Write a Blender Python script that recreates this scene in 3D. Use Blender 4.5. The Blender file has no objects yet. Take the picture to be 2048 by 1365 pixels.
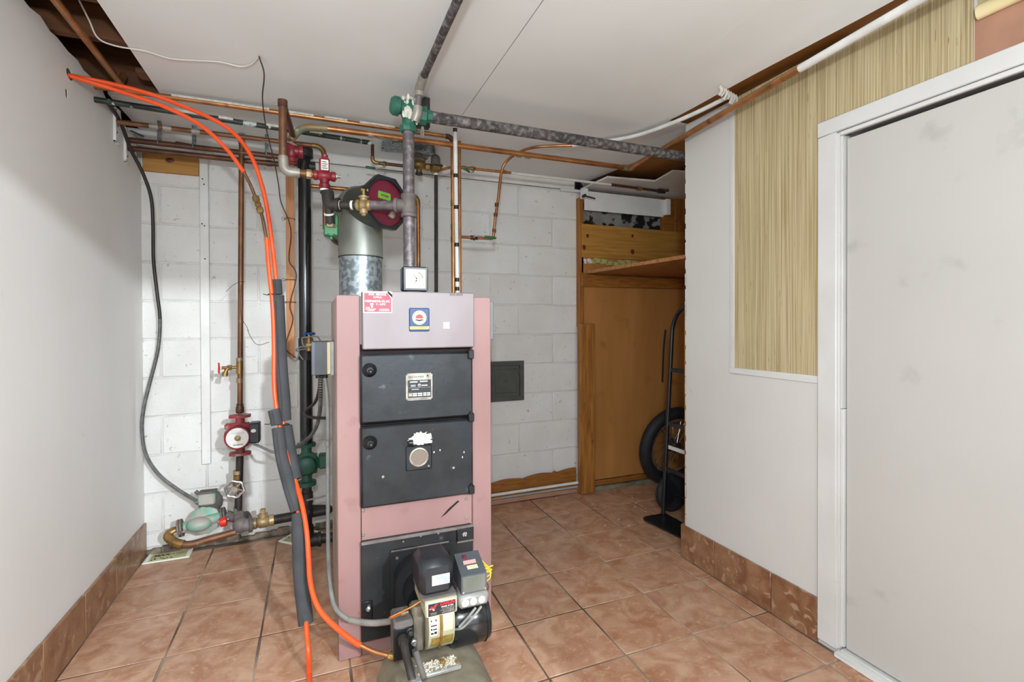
import bpy, bmesh, math, random
from mathutils import Vector, Matrix, geometry
random.seed(7)
SC = bpy.context.scene
COL = SC.collection
V = Vector
# ------------------------------------------------------------------ camera
H = 1.28
YAW, PITCH, ROLL, FPX, CX, CY = .382324, -.0081989, -.0038036, 978.86, 1024.0, 654.83
def _axes():
    f = V((math.sin(YAW), math.cos(YAW), 0)); r = V((math.cos(YAW), -math.sin(YAW), 0)); u = V((0, 0, 1))
    f2 = f*math.cos(PITCH) + u*math.sin(PITCH); u2 = u*math.cos(PITCH) - f*math.sin(PITCH)
    return r*math.cos(ROLL) + u2*math.sin(ROLL), u2*math.cos(ROLL) - r*math.sin(ROLL), f2
RT, UP, FW = _axes()
CAMP = V((0, 0, H))
cd = bpy.data.cameras.new('camera'); cam = bpy.data.objects.new('camera', cd); COL.objects.link(cam)
cd.sensor_width = 36.0; cd.lens = FPX/2048*36.0; cd.shift_y = -(682.5-CY)/2048; cd.clip_start = .02
cam.matrix_world = Matrix(((RT.x, UP.x, -FW.x, 0), (RT.y, UP.y, -FW.y, 0), (RT.z, UP.z, -FW.z, H), (0, 0, 0, 1)))
SC.camera = cam
def at(px, py, X=None, Y=None, Z=None):
    """point of the place seen at a photo pixel, on the plane X=, Y= or Z= (surveying helper)"""
    d = RT*((px-CX)/FPX) - UP*((py-CY)/FPX) + FW
    if X is not None: t = X/d.x
    elif Y is not None: t = Y/d.y
    else: t = (Z-H)/d.z
    return CAMP + d*t
# ------------------------------------------------------------------ world, lamps, exposure
w = bpy.data.worlds.new('world'); SC.world = w; w.use_nodes = True
bg = w.node_tree.nodes['Background']; bg.inputs[0].default_value = (.885, .965, 1.03, 1); bg.inputs[1].default_value = 2.3
def area(name, loc, target, size, power, col=(1, .97, .93), sy=None):
    l = bpy.data.lights.new(name, 'AREA'); l.energy = power; l.color = col; l.size = size
    if sy: l.shape = 'RECTANGLE'; l.size_y = sy
    o = bpy.data.objects.new(name, l); COL.objects.link(o); o.location = loc
    o.rotation_euler = (V(target)-V(loc)).to_track_quat('-Z', 'Y').to_euler()
    return o
LC = (.885, .965, 1.03)
area('lamp_beam', (1.85, -4.5, 3.03), (-.2, 2.6, .8), .13, 345, LC)   # lamp of the next room, shines in under the header
def point_lamp(name, loc, power, r):
    l = bpy.data.lights.new(name, 'POINT'); l.energy = power; l.color = LC; l.shadow_soft_size = r
    o = bpy.data.objects.new(name, l); COL.objects.link(o); o.location = loc
point_lamp('lamp_fill', (-.10, -.30, 1.72), 92, .06)                       # unseen point fill added behind the view to lift left wall and ceiling
vs = SC.view_settings; vs.view_transform = 'Standard'; vs.look = 'None'; vs.exposure = 0.12; vs.gamma = 1.0
vs.use_curve_mapping = False
# ------------------------------------------------------------------ materials
def lin(c):
    if isinstance(c, str):
        c = [int(c[i:i+2], 16)/255 for i in (0, 2, 4)]
    else: return tuple(c)
    return tuple(x/12.92 if x <= .04045 else ((x+.055)/1.055)**2.4 for x in c)
MATS = {}
def mat(name, c1, c2=None, rough=.6, metal=0.0, scale=8.0, detail=4.0, stretch=(1, 1, 1), lo=.35, hi=.65, bump=0.0, bscale=40.0,
        bdist=.002, dist=0.0, c3=None, s3=20.0, t3=(.62, .70), rnd=0.0, spec=.5, rrange=0.0, st3=(1, 1, 1), emit=None):
    m = bpy.data.materials.new(name); m.use_nodes = True; nt = m.node_tree; N = nt.nodes; L = nt.links
    b = N['Principled BSDF']; b.inputs['Roughness'].default_value = rough; b.inputs['Metallic'].default_value = metal
    b.inputs['Specular IOR Level'].default_value = spec
    a = lin(c1)
    g = N.new('ShaderNodeNewGeometry'); vec = g.outputs['Position']
    if rnd:
        oi = N.new('ShaderNodeObjectInfo'); mu = N.new('ShaderNodeMath'); mu.operation = 'MULTIPLY'; mu.inputs[1].default_value = 60
        L.new(oi.outputs['Random'], mu.inputs[0])
        ad = N.new('ShaderNodeVectorMath'); ad.operation = 'ADD'; L.new(vec, ad.inputs[0]); L.new(mu.outputs[0], ad.inputs[1]); vec = ad.outputs[0]
    def noise(sc, st, det=detail, dd=dist):
        mp = N.new('ShaderNodeMapping'); mp.inputs['Scale'].default_value = st; L.new(vec, mp.inputs['Vector'])
        n = N.new('ShaderNodeTexNoise'); n.inputs['Scale'].default_value = sc; n.inputs['Detail'].default_value = det
        n.inputs['Distortion'].default_value = dd; L.new(mp.outputs[0], n.inputs['Vector']); return n.outputs['Fac']
    def ramp(src, p0, p1, k0, k1):
        r = N.new('ShaderNodeValToRGB'); e = r.color_ramp.elements; e[0].position = p0; e[1].position = p1
        e[0].color = (*k0, 1); e[1].color = (*k1, 1); L.new(src, r.inputs[0]); return r.outputs[0]
    if c2 is None: b.inputs['Base Color'].default_value = (*a, 1); out = None
    else:
        nf = noise(scale, stretch)
        out = ramp(nf, lo, hi, a, lin(c2))
        if rrange:
            mr = N.new('ShaderNodeMapRange'); mr.inputs['To Min'].default_value = rough-rrange; mr.inputs['To Max'].default_value = rough+rrange
            mr.inputs['From Min'].default_value = lo; mr.inputs['From Max'].default_value = hi
            L.new(nf, mr.inputs[0]); L.new(mr.outputs[0], b.inputs['Roughness'])
    if c3 is not None:
        mk = ramp(noise(s3, st3, 5), t3[0], t3[1], (0, 0, 0), (1, 1, 1))
        mx = N.new('ShaderNodeMix'); mx.data_type = 'RGBA'; L.new(mk, mx.inputs['Factor'])
        if out: L.new(out, mx.inputs[6])
        else: mx.inputs[6].default_value = (*a, 1)
        mx.inputs[7].default_value = (*lin(c3), 1); out = mx.outputs[2]
    if rnd and out:
        hs = N.new('ShaderNodeHueSaturation'); mr = N.new('ShaderNodeMapRange'); mr.inputs['To Min'].default_value = 1-rnd; mr.inputs['To Max'].default_value = 1+rnd
        L.new(oi.outputs['Random'], mr.inputs[0]); L.new(mr.outputs[0], hs.inputs['Value']); L.new(out, hs.inputs['Color']); out = hs.outputs[0]
    if out: L.new(out, b.inputs['Base Color'])
    if bump:
        bp = N.new('ShaderNodeBump'); bp.inputs['Strength'].default_value = bump; bp.inputs['Distance'].default_value = bdist
        L.new(noise(bscale, stretch, 6), bp.inputs['Height']); L.new(bp.outputs[0], b.inputs['Normal'])
    if emit: b.inputs['Emission Color'].default_value = (*lin(emit), 1); b.inputs['Emission Strength'].default_value = .3
    MATS[name] = m; return m
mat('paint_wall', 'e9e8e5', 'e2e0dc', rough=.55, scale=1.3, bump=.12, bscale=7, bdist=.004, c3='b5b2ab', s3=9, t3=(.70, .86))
mat('paint_ceiling', 'ebedec', 'e2e4e2', rough=.6, scale=1.1, bump=.1, bscale=5, bdist=.004)
mat('paint_strip', 'e6e5e1', 'dad8d3', rough=.5, scale=6, c3='8d8880', s3=60, t3=(.72, .78), bump=.15, bscale=60)
mat('paint_wall_shaded', 'd4d2cd', 'cdcac5', rough=.55, scale=1.3, bump=.12, bscale=7, bdist=.004, c3='b5b2ab', s3=9, t3=(.72, .86))  # wall paint darkened, the partition's shade put into the colour
mat('paint_trim', 'd6d5d2', 'cecdc9', rough=.45, scale=5, bump=.06, bscale=30, c3='aaa69e', s3=22, t3=(.72, .82))
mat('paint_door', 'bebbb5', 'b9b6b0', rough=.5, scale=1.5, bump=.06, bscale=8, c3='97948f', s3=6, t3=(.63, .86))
mat('block_paint', 'e0dfdb', 'd8d6d1', rough=.75, scale=5, bump=.75, bscale=70, bdist=.003, c3='a39e95', s3=38, t3=(.66, .76), rnd=.025)
mat('mortar_paint', 'd9d7d2', 'cdcac4', rough=.8, scale=20, bump=.4, bscale=90)
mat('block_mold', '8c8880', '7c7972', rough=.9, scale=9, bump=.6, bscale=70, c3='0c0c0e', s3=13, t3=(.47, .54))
mat('plaster_torn', '7a6a58', '3b3128', rough=.9, scale=30, bump=.5)
mat('tile', 'a67456', 'c59e82', rough=.36, scale=9, detail=9, dist=1.1, lo=.34, hi=.66, c3='cba486', s3=34, t3=(.55, .75), st3=(1, 1.6, 1), rnd=.05, bump=.08, bscale=14, spec=.45)
mat('tile_skirt', '7d533a', '9a7455', rough=.3, scale=8, detail=8, dist=1.6, c3='aa8c70', s3=16, t3=(.58, .66), rnd=.05, bump=.06, bscale=14)
mat('grout', 'a39280', '4f4136', rough=.9, scale=1.6, lo=.42, hi=.58, bump=.3, bscale=120)
mat('wallpaper', 'c9ba94', '9c885f', rough=.7, scale=16, stretch=(1, 13, .12), detail=8, lo=.34, hi=.66, c3='8a5d3c', s3=40, t3=(.67, .74), st3=(1, 5, .25), bump=.5, bscale=60, bdist=.0015)
mat('wallpaper_back', 'e6d7a8', 'd8c48e', rough=.7, scale=10)
mat('plaster_pink', 'ae8269', 'a1765e', rough=.7, scale=9)
mat('hardboard', 'b27d45', 'a06b35', rough=.45, scale=2.5, stretch=(3, 1, .5), lo=.3, hi=.7, c3='80562c', s3=5, t3=(.62, .8))
mat('pine', 'b8863f', 'a06f2d', rough=.5, scale=10, stretch=(.35, 1, 5), detail=6, dist=.6, bump=.1)
mat('pine_knot', '53250c', '6d3413', rough=.5, scale=40)
mat('stud', 'ad7330', '84511d', rough=.55, scale=9, stretch=(4, 4, .4), detail=6, dist=.7, c3='3c2410', s3=9, t3=(.66, .78))
mat('shelf_wood', 'b9814b', '8d5a2c', rough=.45, scale=12, stretch=(1, 5, 4), detail=6, dist=.5)
mat('cleat_wood', '9b6427', '7a4816', rough=.5, scale=14, stretch=(.4, 1, 4), detail=6, dist=1.4, c3='2a180a', s3=11, t3=(.70, .76), st3=(.6, 1, 2))
mat('joist', '6b4323', '4a2c15', rough=.7, scale=8, stretch=(.5, 3, 3), detail=6)
mat('stick_wood', 'c0824f', 'a96d3b', rough=.55, scale=12, stretch=(4, 4, .4), dist=.8, detail=5, c3='7f4c25', s3=10, t3=(.66, .8))
mat('pipe_flaky', '1b211f', '2d3b36', rough=.5, scale=18, c3='b9c2bb', s3=11, t3=(.58, .62), st3=(1.6, 1, 1), bump=.3)
mat('cavity_shade', '14100c', rough=.95)  # near-black colour stands in for the shade of hidden cavities
mat('enamel_pink', '9a7773', '8f6b67', rough=.5, scale=3, stretch=(1, 1, .6), bump=.1, bscale=90, c3='6b423d', s3=7, t3=(.64, .92))
mat('enamel_top', '908788', '887c7d', rough=.45, scale=5, stretch=(1, 1, .5), bump=.05, bscale=90)
mat('enamel_side', 'b3a39c', '9c8a84', rough=.5, scale=4)
mat('soot', '241614', rough=.85)
mat('iron', '262b2f', '0f1214', rough=.42, scale=7, detail=9, lo=.38, hi=.62, bump=.25, bscale=45, c3='5f625f', s3=17, t3=(.66, .80), rrange=.12)
mat('iron_dusty', '141617', '292a2a', rough=.5, scale=7, detail=7, bump=.3, bscale=50, c3='8f8b80', s3=14, t3=(.64, .80))
mat('iron_plain', '181b1d', '101213', rough=.35, scale=20, bump=.1)
mat('plate_metal', 'b9b1a6', '8d8579', rough=.35, metal=.5, scale=30)
mat('label_black', '26282b', rough=.5)
mat('label_white', 'd9d7d1', rough=.5)
mat('label_cream', 'd6cba5', rough=.5)
mat('label_red', 'b5233a', 'c03a4c', rough=.4, scale=20)
mat('label_redtext', 'e8322f', rough=.4)
mat('label_pink', 'f3a8a2', rough=.5)
mat('label_blue', '1e3f6e', rough=.35)
mat('label_ltblue', '9fadc4', 'b9b0aa', rough=.4, scale=40)
mat('label_gold', 'd9c878', 'c9b458', rough=.4, scale=40)
mat('label_brass', 'b39a4c', '917a34', rough=.4, metal=.4, scale=60)
mat('ink', '2b2a2a', rough=.6)
mat('ink_green', '0f4d3c', rough=.6)
mat('black_plastic', '1c1e22', '26282d', rough=.38, scale=10)
mat('black_gloss', '121416', '1d1f21', rough=.16, scale=6, spec=.7)
mat('navy_rim', '272f3c', rough=.35)
mat('dial', 'd6c9a4', 'cdbf94', rough=.4, scale=20)
mat('dial_red', 'd08b70', rough=.5)
mat('copper', 'c58a58', '99663f', rough=.34, metal=.72, scale=9, detail=6, bump=.06, bscale=60, c3='5a3722', s3=14, t3=(.62, .78), rrange=.08)
mat('copper_old', '8b6145', '674734', rough=.45, metal=.55, scale=10, detail=6, c3='8a8072', s3=18, t3=(.62, .74), bump=.1, bscale=60)
mat('copper_dark', '6d4836', '513629', rough=.45, metal=.5, scale=10, detail=6, bump=.1)
mat('copper_new', 'd98b4e', 'b8703a', rough=.28, metal=.75, scale=14)
mat('patina', '9a7b52', '7d927c', rough=.5, metal=.4, scale=22, detail=6, c3='b9c4ae', s3=34, t3=(.60, .72), bump=.2)
mat('solder_grey', 'a8a39a', '8b8479', rough=.45, metal=.4, scale=20)
mat('brass', 'a5834a', '7a6038', rough=.4, metal=.6, scale=18, bump=.15)
mat('bronze_pale', 'b59d74', '8f7850', rough=.45, metal=.45, scale=16, bump=.15)
mat('steel_pipe', '6f6768', '554e50', rough=.48, metal=.35, scale=12, detail=7, c3='9b9293', s3=40, t3=(.48, .76), bump=.2, bscale=60)
mat('steel_dusty', '55504f', '3b3838', rough=.6, metal=.2, scale=14, detail=7, c3='928d89', s3=46, t3=(.46, .74), bump=.3, bscale=60)
mat('steel_dark', '3f3a38', '2c2927', rough=.5, metal=.3, scale=14, bump=.15)
mat('cast_iron_grey', '7d7672', '665f5c', rough=.6, metal=.2, scale=18, bump=.25, bscale=80)
mat('thread_white', 'e8e5df', rough=.6)
mat('red_paint', '8d1f2c', '6d1720', rough=.38, scale=16, bump=.1, c3='b7a29b', s3=24, t3=(.70, .80))
mat('red_dusty', '9a2a31', '7e3a36', rough=.5, scale=14, c3='a3968c', s3=16, t3=(.55, .68))
mat('red_handle', 'd12b20', rough=.35)
mat('red_disc', '7b2138', '6c1b30', rough=.4, scale=8)
mat('green_paint', '2d6b58', '245848', rough=.42, scale=16, bump=.1, c3='9fa294', s3=24, t3=(.64, .74))
mat('green_pale', '7aa892', '6b9a85', rough=.5, scale=14, c3='a9a49b', s3=10, t3=(.48, .60))
mat('green_dark', '2c5a48', '234b3d', rough=.5, scale=14)
mat('green_valve', '2f7a45', '276a3b', rough=.45, scale=14)
mat('green_grip', '16643a', rough=.4)
mat('green_sticker', '6cae3c', '7cbb4c', rough=.5, scale=30)
mat('chrome', 'd6d6d6', 'b7b7b7', rough=.2, metal=.9, scale=20)
mat('galvanised', '9aa3a6', '6d777c', rough=.35, metal=.6, scale=45, detail=2, lo=.42, hi=.56, bump=.1, bscale=45)
mat('tin_grey', '8b8d84', '6f7269', rough=.42, metal=.35, scale=5, detail=5, bump=.06)
mat('tin_green', '4d5448', '3d443b', rough=.4, metal=.35, scale=7)
mat('grey_steel_box', '565a60', '4d5156', rough=.45, scale=10)
mat('grey_plastic', '8f9294', rough=.5)
mat('cable_grey', '8f918a', '7a7c76', rough=.5, scale=20)
mat('armour', '8d8f8a', '6f716c', rough=.4, metal=.4, scale=30)
mat('cable_black', '221f1d', '2d2926', rough=.5, scale=12)
mat('wire_brown', '4a342a', rough=.6)
mat('wire_white', 'd9d5cc', rough=.5)
mat('wire_yellow', 'd8c02c', rough=.45)
mat('hose_orange', 'f25a26', 'e8501f', rough=.35, scale=10)
mat('foam', '47484a', '3a3b3d', rough=.9, scale=9, bump=.3, bscale=160)
mat('concrete', '8d836f', '6c6453', rough=.9, scale=9, detail=8, bump=.6, bscale=40, c3='5a5142', s3=5, t3=(.55, .7))
mat('crumbly', 'd8d0bd', 'b5ac98', rough=.95, scale=40, bump=1.0, bscale=120, bdist=.004)
mat('debris', '8a7b6a', '55493e', rough=.95, scale=30, bump=.8, bscale=80)
mat('burner_cream', 'b5b096', 'a59e80', rough=.4, scale=9, c3='7d7656', s3=9, t3=(.62, .8))
mat('burner_grime', '7b7264', '5d5548', rough=.8, scale=20, bump=.5, bscale=70)
mat('dust_grey', '6a6460', '544f4c', rough=.8, scale=12)
mat('galv_box', 'a3a19b', '8f8d87', rough=.45, metal=.3, scale=20)
mat('rust', '8d6a2e', '6f4c1c', rough=.7, scale=30)
mat('mirror_plate', 'a59b8c', rough=.25, metal=.6)
mat('window_amber', '7f7468', rough=.15)
mat('peel_white', 'd8d5cb', 'c0bbae', rough=.7, scale=60, bump=.6)
mat('glue_pad', 'cfc79b', 'b9b083', rough=.15, scale=15)
mat('card_white', 'e8ecdf', rough=.6)
mat('rubber', '17181a', '202124', rough=.7, scale=30, bump=.4, bscale=60)
mat('truck_black', '141619', '1f2226', rough=.35, scale=12)
mat('blue_handle', '2a4f8f', rough=.35)
mat('cleanout', '4b4d48', '42443f', rough=.6, scale=12, bump=.2)
mat('white_pipe', 'e3e3df', 'd2d1cc', rough=.4, scale=14)
mat('tape_black', '191a1c', rough=.5)
mat('insul_yellow', 'b7ae6a', 'a59c56', rough=.9, scale=20)
# ------------------------------------------------------------------ mesh helpers
def vv(p): return V(p)
def fillet(pts, r, n=6):
    pts = [V(p) for p in pts]; out = [pts[0]]
    for i in range(1, len(pts)-1):
        a, b, c = pts[i-1], pts[i], pts[i+1]
        d1 = (a-b); d2 = (c-b); l1, l2 = d1.length, d2.length; d1.normalize(); d2.normalize()
        k = min(r, l1*.48, l2*.48); p0 = b+d1*k; p2 = b+d2*k
        if abs(d1.dot(d2)) > .9995: out.append(b); continue
        for j in range(n+1):
            t = j/n; out.append(p0*(1-t)**2 + b*2*t*(1-t) + p2*t*t)
    out.append(pts[-1]); return out
def spline(pts, n=8):
    pts = [V(p) for p in pts]; P = [pts[0]*2-pts[1]]+pts+[pts[-1]*2-pts[-2]]; out = []
    for i in range(1, len(P)-2):
        for j in range(n):
            t = j/n; a, b, c, d = P[i-1], P[i], P[i+1], P[i+2]
            out.append(.5*((2*b)+(c-a)*t+(2*a-5*b+4*c-d)*t*t+(3*b-a-3*c+d)*t**3))
    out.append(pts[-1]); return out
class MB:
    def __init__(s): s.v = []; s.f = []; s.M = None
    def add(s, vs, fs):
        k = len(s.v)
        s.v += [(s.M @ V(p)) if s.M else V(p) for p in vs]; s.f += [tuple(i+k for i in f) for f in fs]; return s
    def box(s, c, d, b=0.0):
        hx, hy, hz = d[0]/2, d[1]/2, d[2]/2; c = V(c)
        if b <= 0:
            vs = [c+V((x*hx, y*hy, z*hz)) for x in (-1, 1) for y in (-1, 1) for z in (-1, 1)]
            return s.add(vs, [(0, 1, 3, 2), (4, 6, 7, 5), (0, 4, 5, 1), (2, 3, 7, 6), (0, 2, 6, 4), (1, 5, 7, 3)])
        b = min(b, hx*.95, hy*.95, hz*.95); vs = []; idx = {}
        for x in (-1, 1):
            for y in (-1, 1):
                for z in (-1, 1):
                    idx[x, y, z] = len(vs)
                    vs += [c+V((x*hx, y*(hy-b), z*(hz-b))), c+V((x*(hx-b), y*hy, z*(hz-b))), c+V((x*(hx-b), y*(hy-b), z*hz))]
        fs = []; I = lambda x, y, z, k: idx[x, y, z]+k
        for e in (-1, 1):
            fs.append((I(e, -1, -1, 0), I(e, 1, -1, 0), I(e, 1, 1, 0), I(e, -1, 1, 0)))
            fs.append((I(-1, e, -1, 1), I(1, e, -1, 1), I(1, e, 1, 1), I(-1, e, 1, 1)))
            fs.append((I(-1, -1, e, 2), I(1, -1, e, 2), I(1, 1, e, 2), I(-1, 1, e, 2)))
            for g in (-1, 1):
                fs.append((I(e, g, -1, 0), I(e, g, 1, 0), I(e, g, 1, 1), I(e, g, -1, 1)))
                fs.append((I(e, -1, g, 0), I(e, 1, g, 0), I(e, 1, g, 2), I(e, -1, g, 2)))
                fs.append((I(-1, e, g, 1), I(1, e, g, 1), I(1, e, g, 2), I(-1, e, g, 2)))
                for h in (-1, 1): fs.append((I(e, g, h, 0), I(e, g, h, 1), I(e, g, h, 2)))
        return s.add(vs, fs)
    def bb(s, x0, x1, y0, y1, z0, z1, b=0.0):
        return s.box(((x0+x1)/2, (y0+y1)/2, (z0+z1)/2), (abs(x1-x0), abs(y1-y0), abs(z1-z0)), b)
    def rings(s, rs, cap=True, closed=False):
        n = len(rs[0]); vs = [p for r in rs for p in r]; fs = []
        m = len(rs)
        for i in range(m if closed else m-1):
            for j in range(n):
                a, b = i*n+j, i*n+(j+1) % n; c, d = ((i+1) % m)*n+(j+1) % n, ((i+1) % m)*n+j
                fs.append((a, b, c, d))
        if cap and not closed: fs += [tuple(range(n)), tuple((m-1)*n+i for i in range(n))]
        return s.add(vs, fs)
    def tube(s, pts, r, n=10, cap=True, closed=False):
        pts = [V(p) for p in pts]; m = len(pts)
        q = [pts[0]]
        rr = [r(i/(m-1)) if callable(r) else r for i in range(m)]
        T = []
        for i in range(m):
            a = pts[i-1] if (i or closed) else pts[i]; b = pts[(i+1) % m] if (i < m-1 or closed) else pts[i]
            t = b-a
            T.append(t.normalized() if t.length > 1e-9 else V((0, 0, 1)))
        u = T[0].orthogonal().normalized(); R = []
        for i in range(m):
            if i:
                q_ = T[i-1].rotation_difference(T[i]); u = (q_ @ u); u = (u-T[i]*u.dot(T[i])).normalized()
            w_ = T[i].cross(u)
            R.append([pts[i]+(u*math.cos(2*math.pi*j/n)+w_*math.sin(2*math.pi*j/n))*rr[i] for j in range(n)])
        return s.rings(R, cap, closed)
    def cyl(s, a, b, r, r2=None, n=18, cap=True):
        a, b = V(a), V(b); r2 = r if r2 is None else r2; t = (b-a).normalized(); u = t.orthogonal().normalized(); w_ = t.cross(u)
        R = [[p+(u*math.cos(2*math.pi*(j+.5)/n)+w_*math.sin(2*math.pi*(j+.5)/n))*q for j in range(n)] for p, q in ((a, r), (b, r2))]
        return s.rings(R, cap)
    def lathe(s, o, ax, prof, n=20):
        o, t = V(o), V(ax).normalized(); u = t.orthogonal().normalized(); w_ = t.cross(u)
        return s.rings([[o+t*h+(u*math.cos(2*math.pi*j/n)+w_*math.sin(2*math.pi*j/n))*max(r, 1e-4) for j in range(n)] for r, h in prof])
    def ell(s, c, d, n=14, m=8):
        c = V(c); rs = []
        for i in range(m+1):
            th = math.pi*i/m; z = -math.cos(th); q = max(math.sin(th), .002)
            rs.append([c+V((d[0]*q*math.cos(2*math.pi*j/n), d[1]*q*math.sin(2*math.pi*j/n), d[2]*z)) for j in range(n)])
        return s.rings(rs)
    def torus(s, c, ax, R, r, n=24, k=8):
        c, t = V(c), V(ax).normalized(); u = t.orthogonal().normalized(); w_ = t.cross(u)
        return s.tube([c+(u*math.cos(2*math.pi*i/n)+w_*math.sin(2*math.pi*i/n))*R for i in range(n)], r, k, closed=True)
    def prism(s, poly, off, holes=()):
        off = V(off); loops = [[V(p) for p in poly]]+[[V(p) for p in h] for h in holes]
        flat = [p for l in loops for p in l]; n = len(flat)
        tri = geometry.tessellate_polygon(loops) if holes or len(poly) > 4 else [tuple(range(n))]
        fs = [tuple(t) for t in tri]+[tuple(i+n for i in reversed(t)) for t in tri]
        k = 0
        for l in loops:
            for i in range(len(l)): a, b = k+i, k+(i+1) % len(l); fs.append((a, b, b+n, a+n))
            k += len(l)
        return s.add(flat+[p+off for p in flat], fs)
    def data(s, name, ang=38):
        me = bpy.data.meshes.new(name); me.from_pydata([tuple(p) for p in s.v], [], s.f)
        bm = bmesh.new(); bm.from_mesh(me); bmesh.ops.recalc_face_normals(bm, faces=bm.faces); bm.to_mesh(me); bm.free()
        for p in me.polygons: p.use_smooth = True
        try: me.set_sharp_from_angle(angle=math.radians(ang))
        except Exception: pass
        return me
ORG = {}
def wpos(o): return ORG.get(o.name, V((0, 0, 0)))
def link(name, data, org, parent=None):
    o = bpy.data.objects.new(name, data); COL.objects.link(o); ORG[o.name] = V(org)
    if parent is not None: o.parent = parent; o.location = V(org)-wpos(parent)
    else: o.location = V(org)
    return o
def build(mb, name, m, parent=None, label=None, kind=None):
    xs = [p.x for p in mb.v]; ys = [p.y for p in mb.v]; zs = [p.z for p in mb.v]
    org = V(((min(xs)+max(xs))/2, (min(ys)+max(ys))/2, min(zs)))
    mb.v = [p-org for p in mb.v]
    me = mb.data(name); me.materials.append(MATS[m]); o = link(name, me, org, parent)
    if label: o['label'] = label
    if kind: o['kind'] = kind
    return o
def tag(o, label, cat, group=None):
    o['label'] = label; o['category'] = cat
    if group: o['group'] = group
    return o
def thing(name, label, cat, base, group=None):
    return tag(link(name, None, V(base)), label, cat, group)
def struct(mb, name, m, parent=None, label=None):
    o = build(mb, name, m, parent, label)
    if parent is None: o['kind'] = 'structure'
    return o
def sempty(name, base):
    o = link(name, None, V(base)); o['kind'] = 'structure'; return o
def text(s, size, loc, m, parent, name='lettering', rx=math.pi/2, rz=0.0, align='CENTER', sx=1.0, bold=0.0, M=None):
    c = bpy.data.curves.new('t', 'FONT'); c.body = s; c.size = size; c.align_x = align; c.align_y = 'CENTER'; c.resolution_u = 2
    c.offset = bold
    t = bpy.data.objects.new('t', c); COL.objects.link(t)
    dg = bpy.context.evaluated_depsgraph_get(); me = bpy.data.meshes.new_from_object(t.evaluated_get(dg)); bpy.data.objects.remove(t)
    me.transform(Matrix.Diagonal((sx, 1, 1, 1)))
    if M is None: M = Matrix.Rotation(rz, 4, 'Z') @ Matrix.Rotation(rx, 4, 'X')
    me.transform(M); me.materials.clear(); me.materials.append(MATS[m])
    return link(name, me, V(loc), parent)
def P2(pts, **k): return [at(x, y, **k) for x, y in pts]

# ================================================================== THE ROOM
YB, XL, XR, ZC = 3.27, -.885, 1.86, 2.35
# ---- floor: slab with single tiles
fl = struct(MB().bb(-1.1, 2.95, -4.0, 3.45, -.12, -.0025), 'floor', 'grout')
TP, TX0, TY0, GAP = .3297, 1.762, 1.907, .0075
tcache = {}
def clip_rect(x0, x1, y0, y1):
    return x0+GAP/2, x1-GAP/2, y0+GAP/2, y1-GAP/2
def tile_obj(x0, x1, y0, y1):
    sx, sy = round(x1-x0, 3), round(y1-y0, 3)
    if sx < .015 or sy < .015: return
    if (sx, sy) not in tcache:
        me = MB().box((0, 0, -.005), (sx, sy, .010), .0016).data('tile'); me.materials.append(MATS['tile']); tcache[sx, sy] = me
    link('tile', tcache[sx, sy], ((x0+x1)/2, (y0+y1)/2, random.uniform(-.0004, .0004)), fl)
for i in range(-9, 5):
    for j in range(-6, 6):
        x0, y0 = TX0+i*TP, TY0+j*TP; x1, y1 = x0+TP, y0+TP
        x0, x1, y0, y1 = clip_rect(x0, x1, y0, y1)
        y1 = min(y1, 3.245); x0 = max(x0, XL+.004)
        xmax = 2.84 if y0 > 2.14 else (1.846 if y0 > -.1 else 1.846)
        if y0 < 2.12 < y1 and x1 > 1.846 and x0 > 1.8:
            y0 = 2.13; xmax = 2.84
        x1 = min(x1, xmax)
        if x1-x0 < .02 or y1-y0 < .02 or y1 < -.3: continue
        tile_obj(x0, x1, y0, y1)
tile_obj(1.850, 2.0885, 2.146, 2.2335)
# ---- left wall, torn along the top, with pipe holes
def circ(cy, cz, ry, rz, n=10, jit=.0):
    return [(XL, cy+ry*math.cos(2*math.pi*k/n)*(1+random.uniform(-jit, jit)), cz+rz*math.sin(2*math.pi*k/n)*(1+random.uniform(-jit, jit))) for k in range(n)]
top = [(3.27, 2.17), (3.20, 2.17), (3.20, 2.285), (2.985, 2.285), (2.97, 2.335), (2.90, 2.33), (2.87, 2.305), (2.80, 2.315), (2.76, 2.335), (2.745, 2.35), (2.64, 2.345), (2.56, 2.338),
       (2.50, 2.352), (2.42, 2.345), (2.33, 2.352), (2.28, 2.346), (2.21, 2.362), (2.14, 2.35), (2.05, 2.358), (-.35, 2.358)]
wl = struct(MB().prism([(XL, -.35, 0), (XL, 3.27, 0)]+[(XL, y, z) for y, z in top], (-.03, 0, 0),
       [circ(2.432, 2.262, .030, .020, 9, .2), circ(2.401, 2.174, .012, .026, 7, .25), circ(2.93, 2.262, .022, .022)]), 'wall_left', 'paint_wall')
build(MB().cyl((XL-.006, 2.432, 2.262), (XL-.003, 2.432, 2.262), .034, n=12), 'wall_hole', 'plaster_torn', wl)
build(MB().bb(XL-.006, XL-.002, 2.385, 2.417, 2.145, 2.203), 'wall_hole', 'plaster_torn', wl)
struct(MB().bb(-1.1, -1.06, -.6, 3.45, 0, 2.62), 'wall_left_outer', 'cavity_shade')
for sgn, (y0, y1, z0, z1) in enumerate(((2.868, 2.895, 2.15, 2.305), (3.005, 3.032, 2.10, 2.262))):
    m = MB().bb(XL, XL+.012, y0, y0+.013, z0, z1, .002).bb(XL, XL+.012, y0, y1+.02, z0, z0+.010, .002).bb(XL, XL+.012, y0-.004, y1, z1-.010, z1, .002)
    build(m, 'corner_bead', 'paint_strip', wl)
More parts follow.
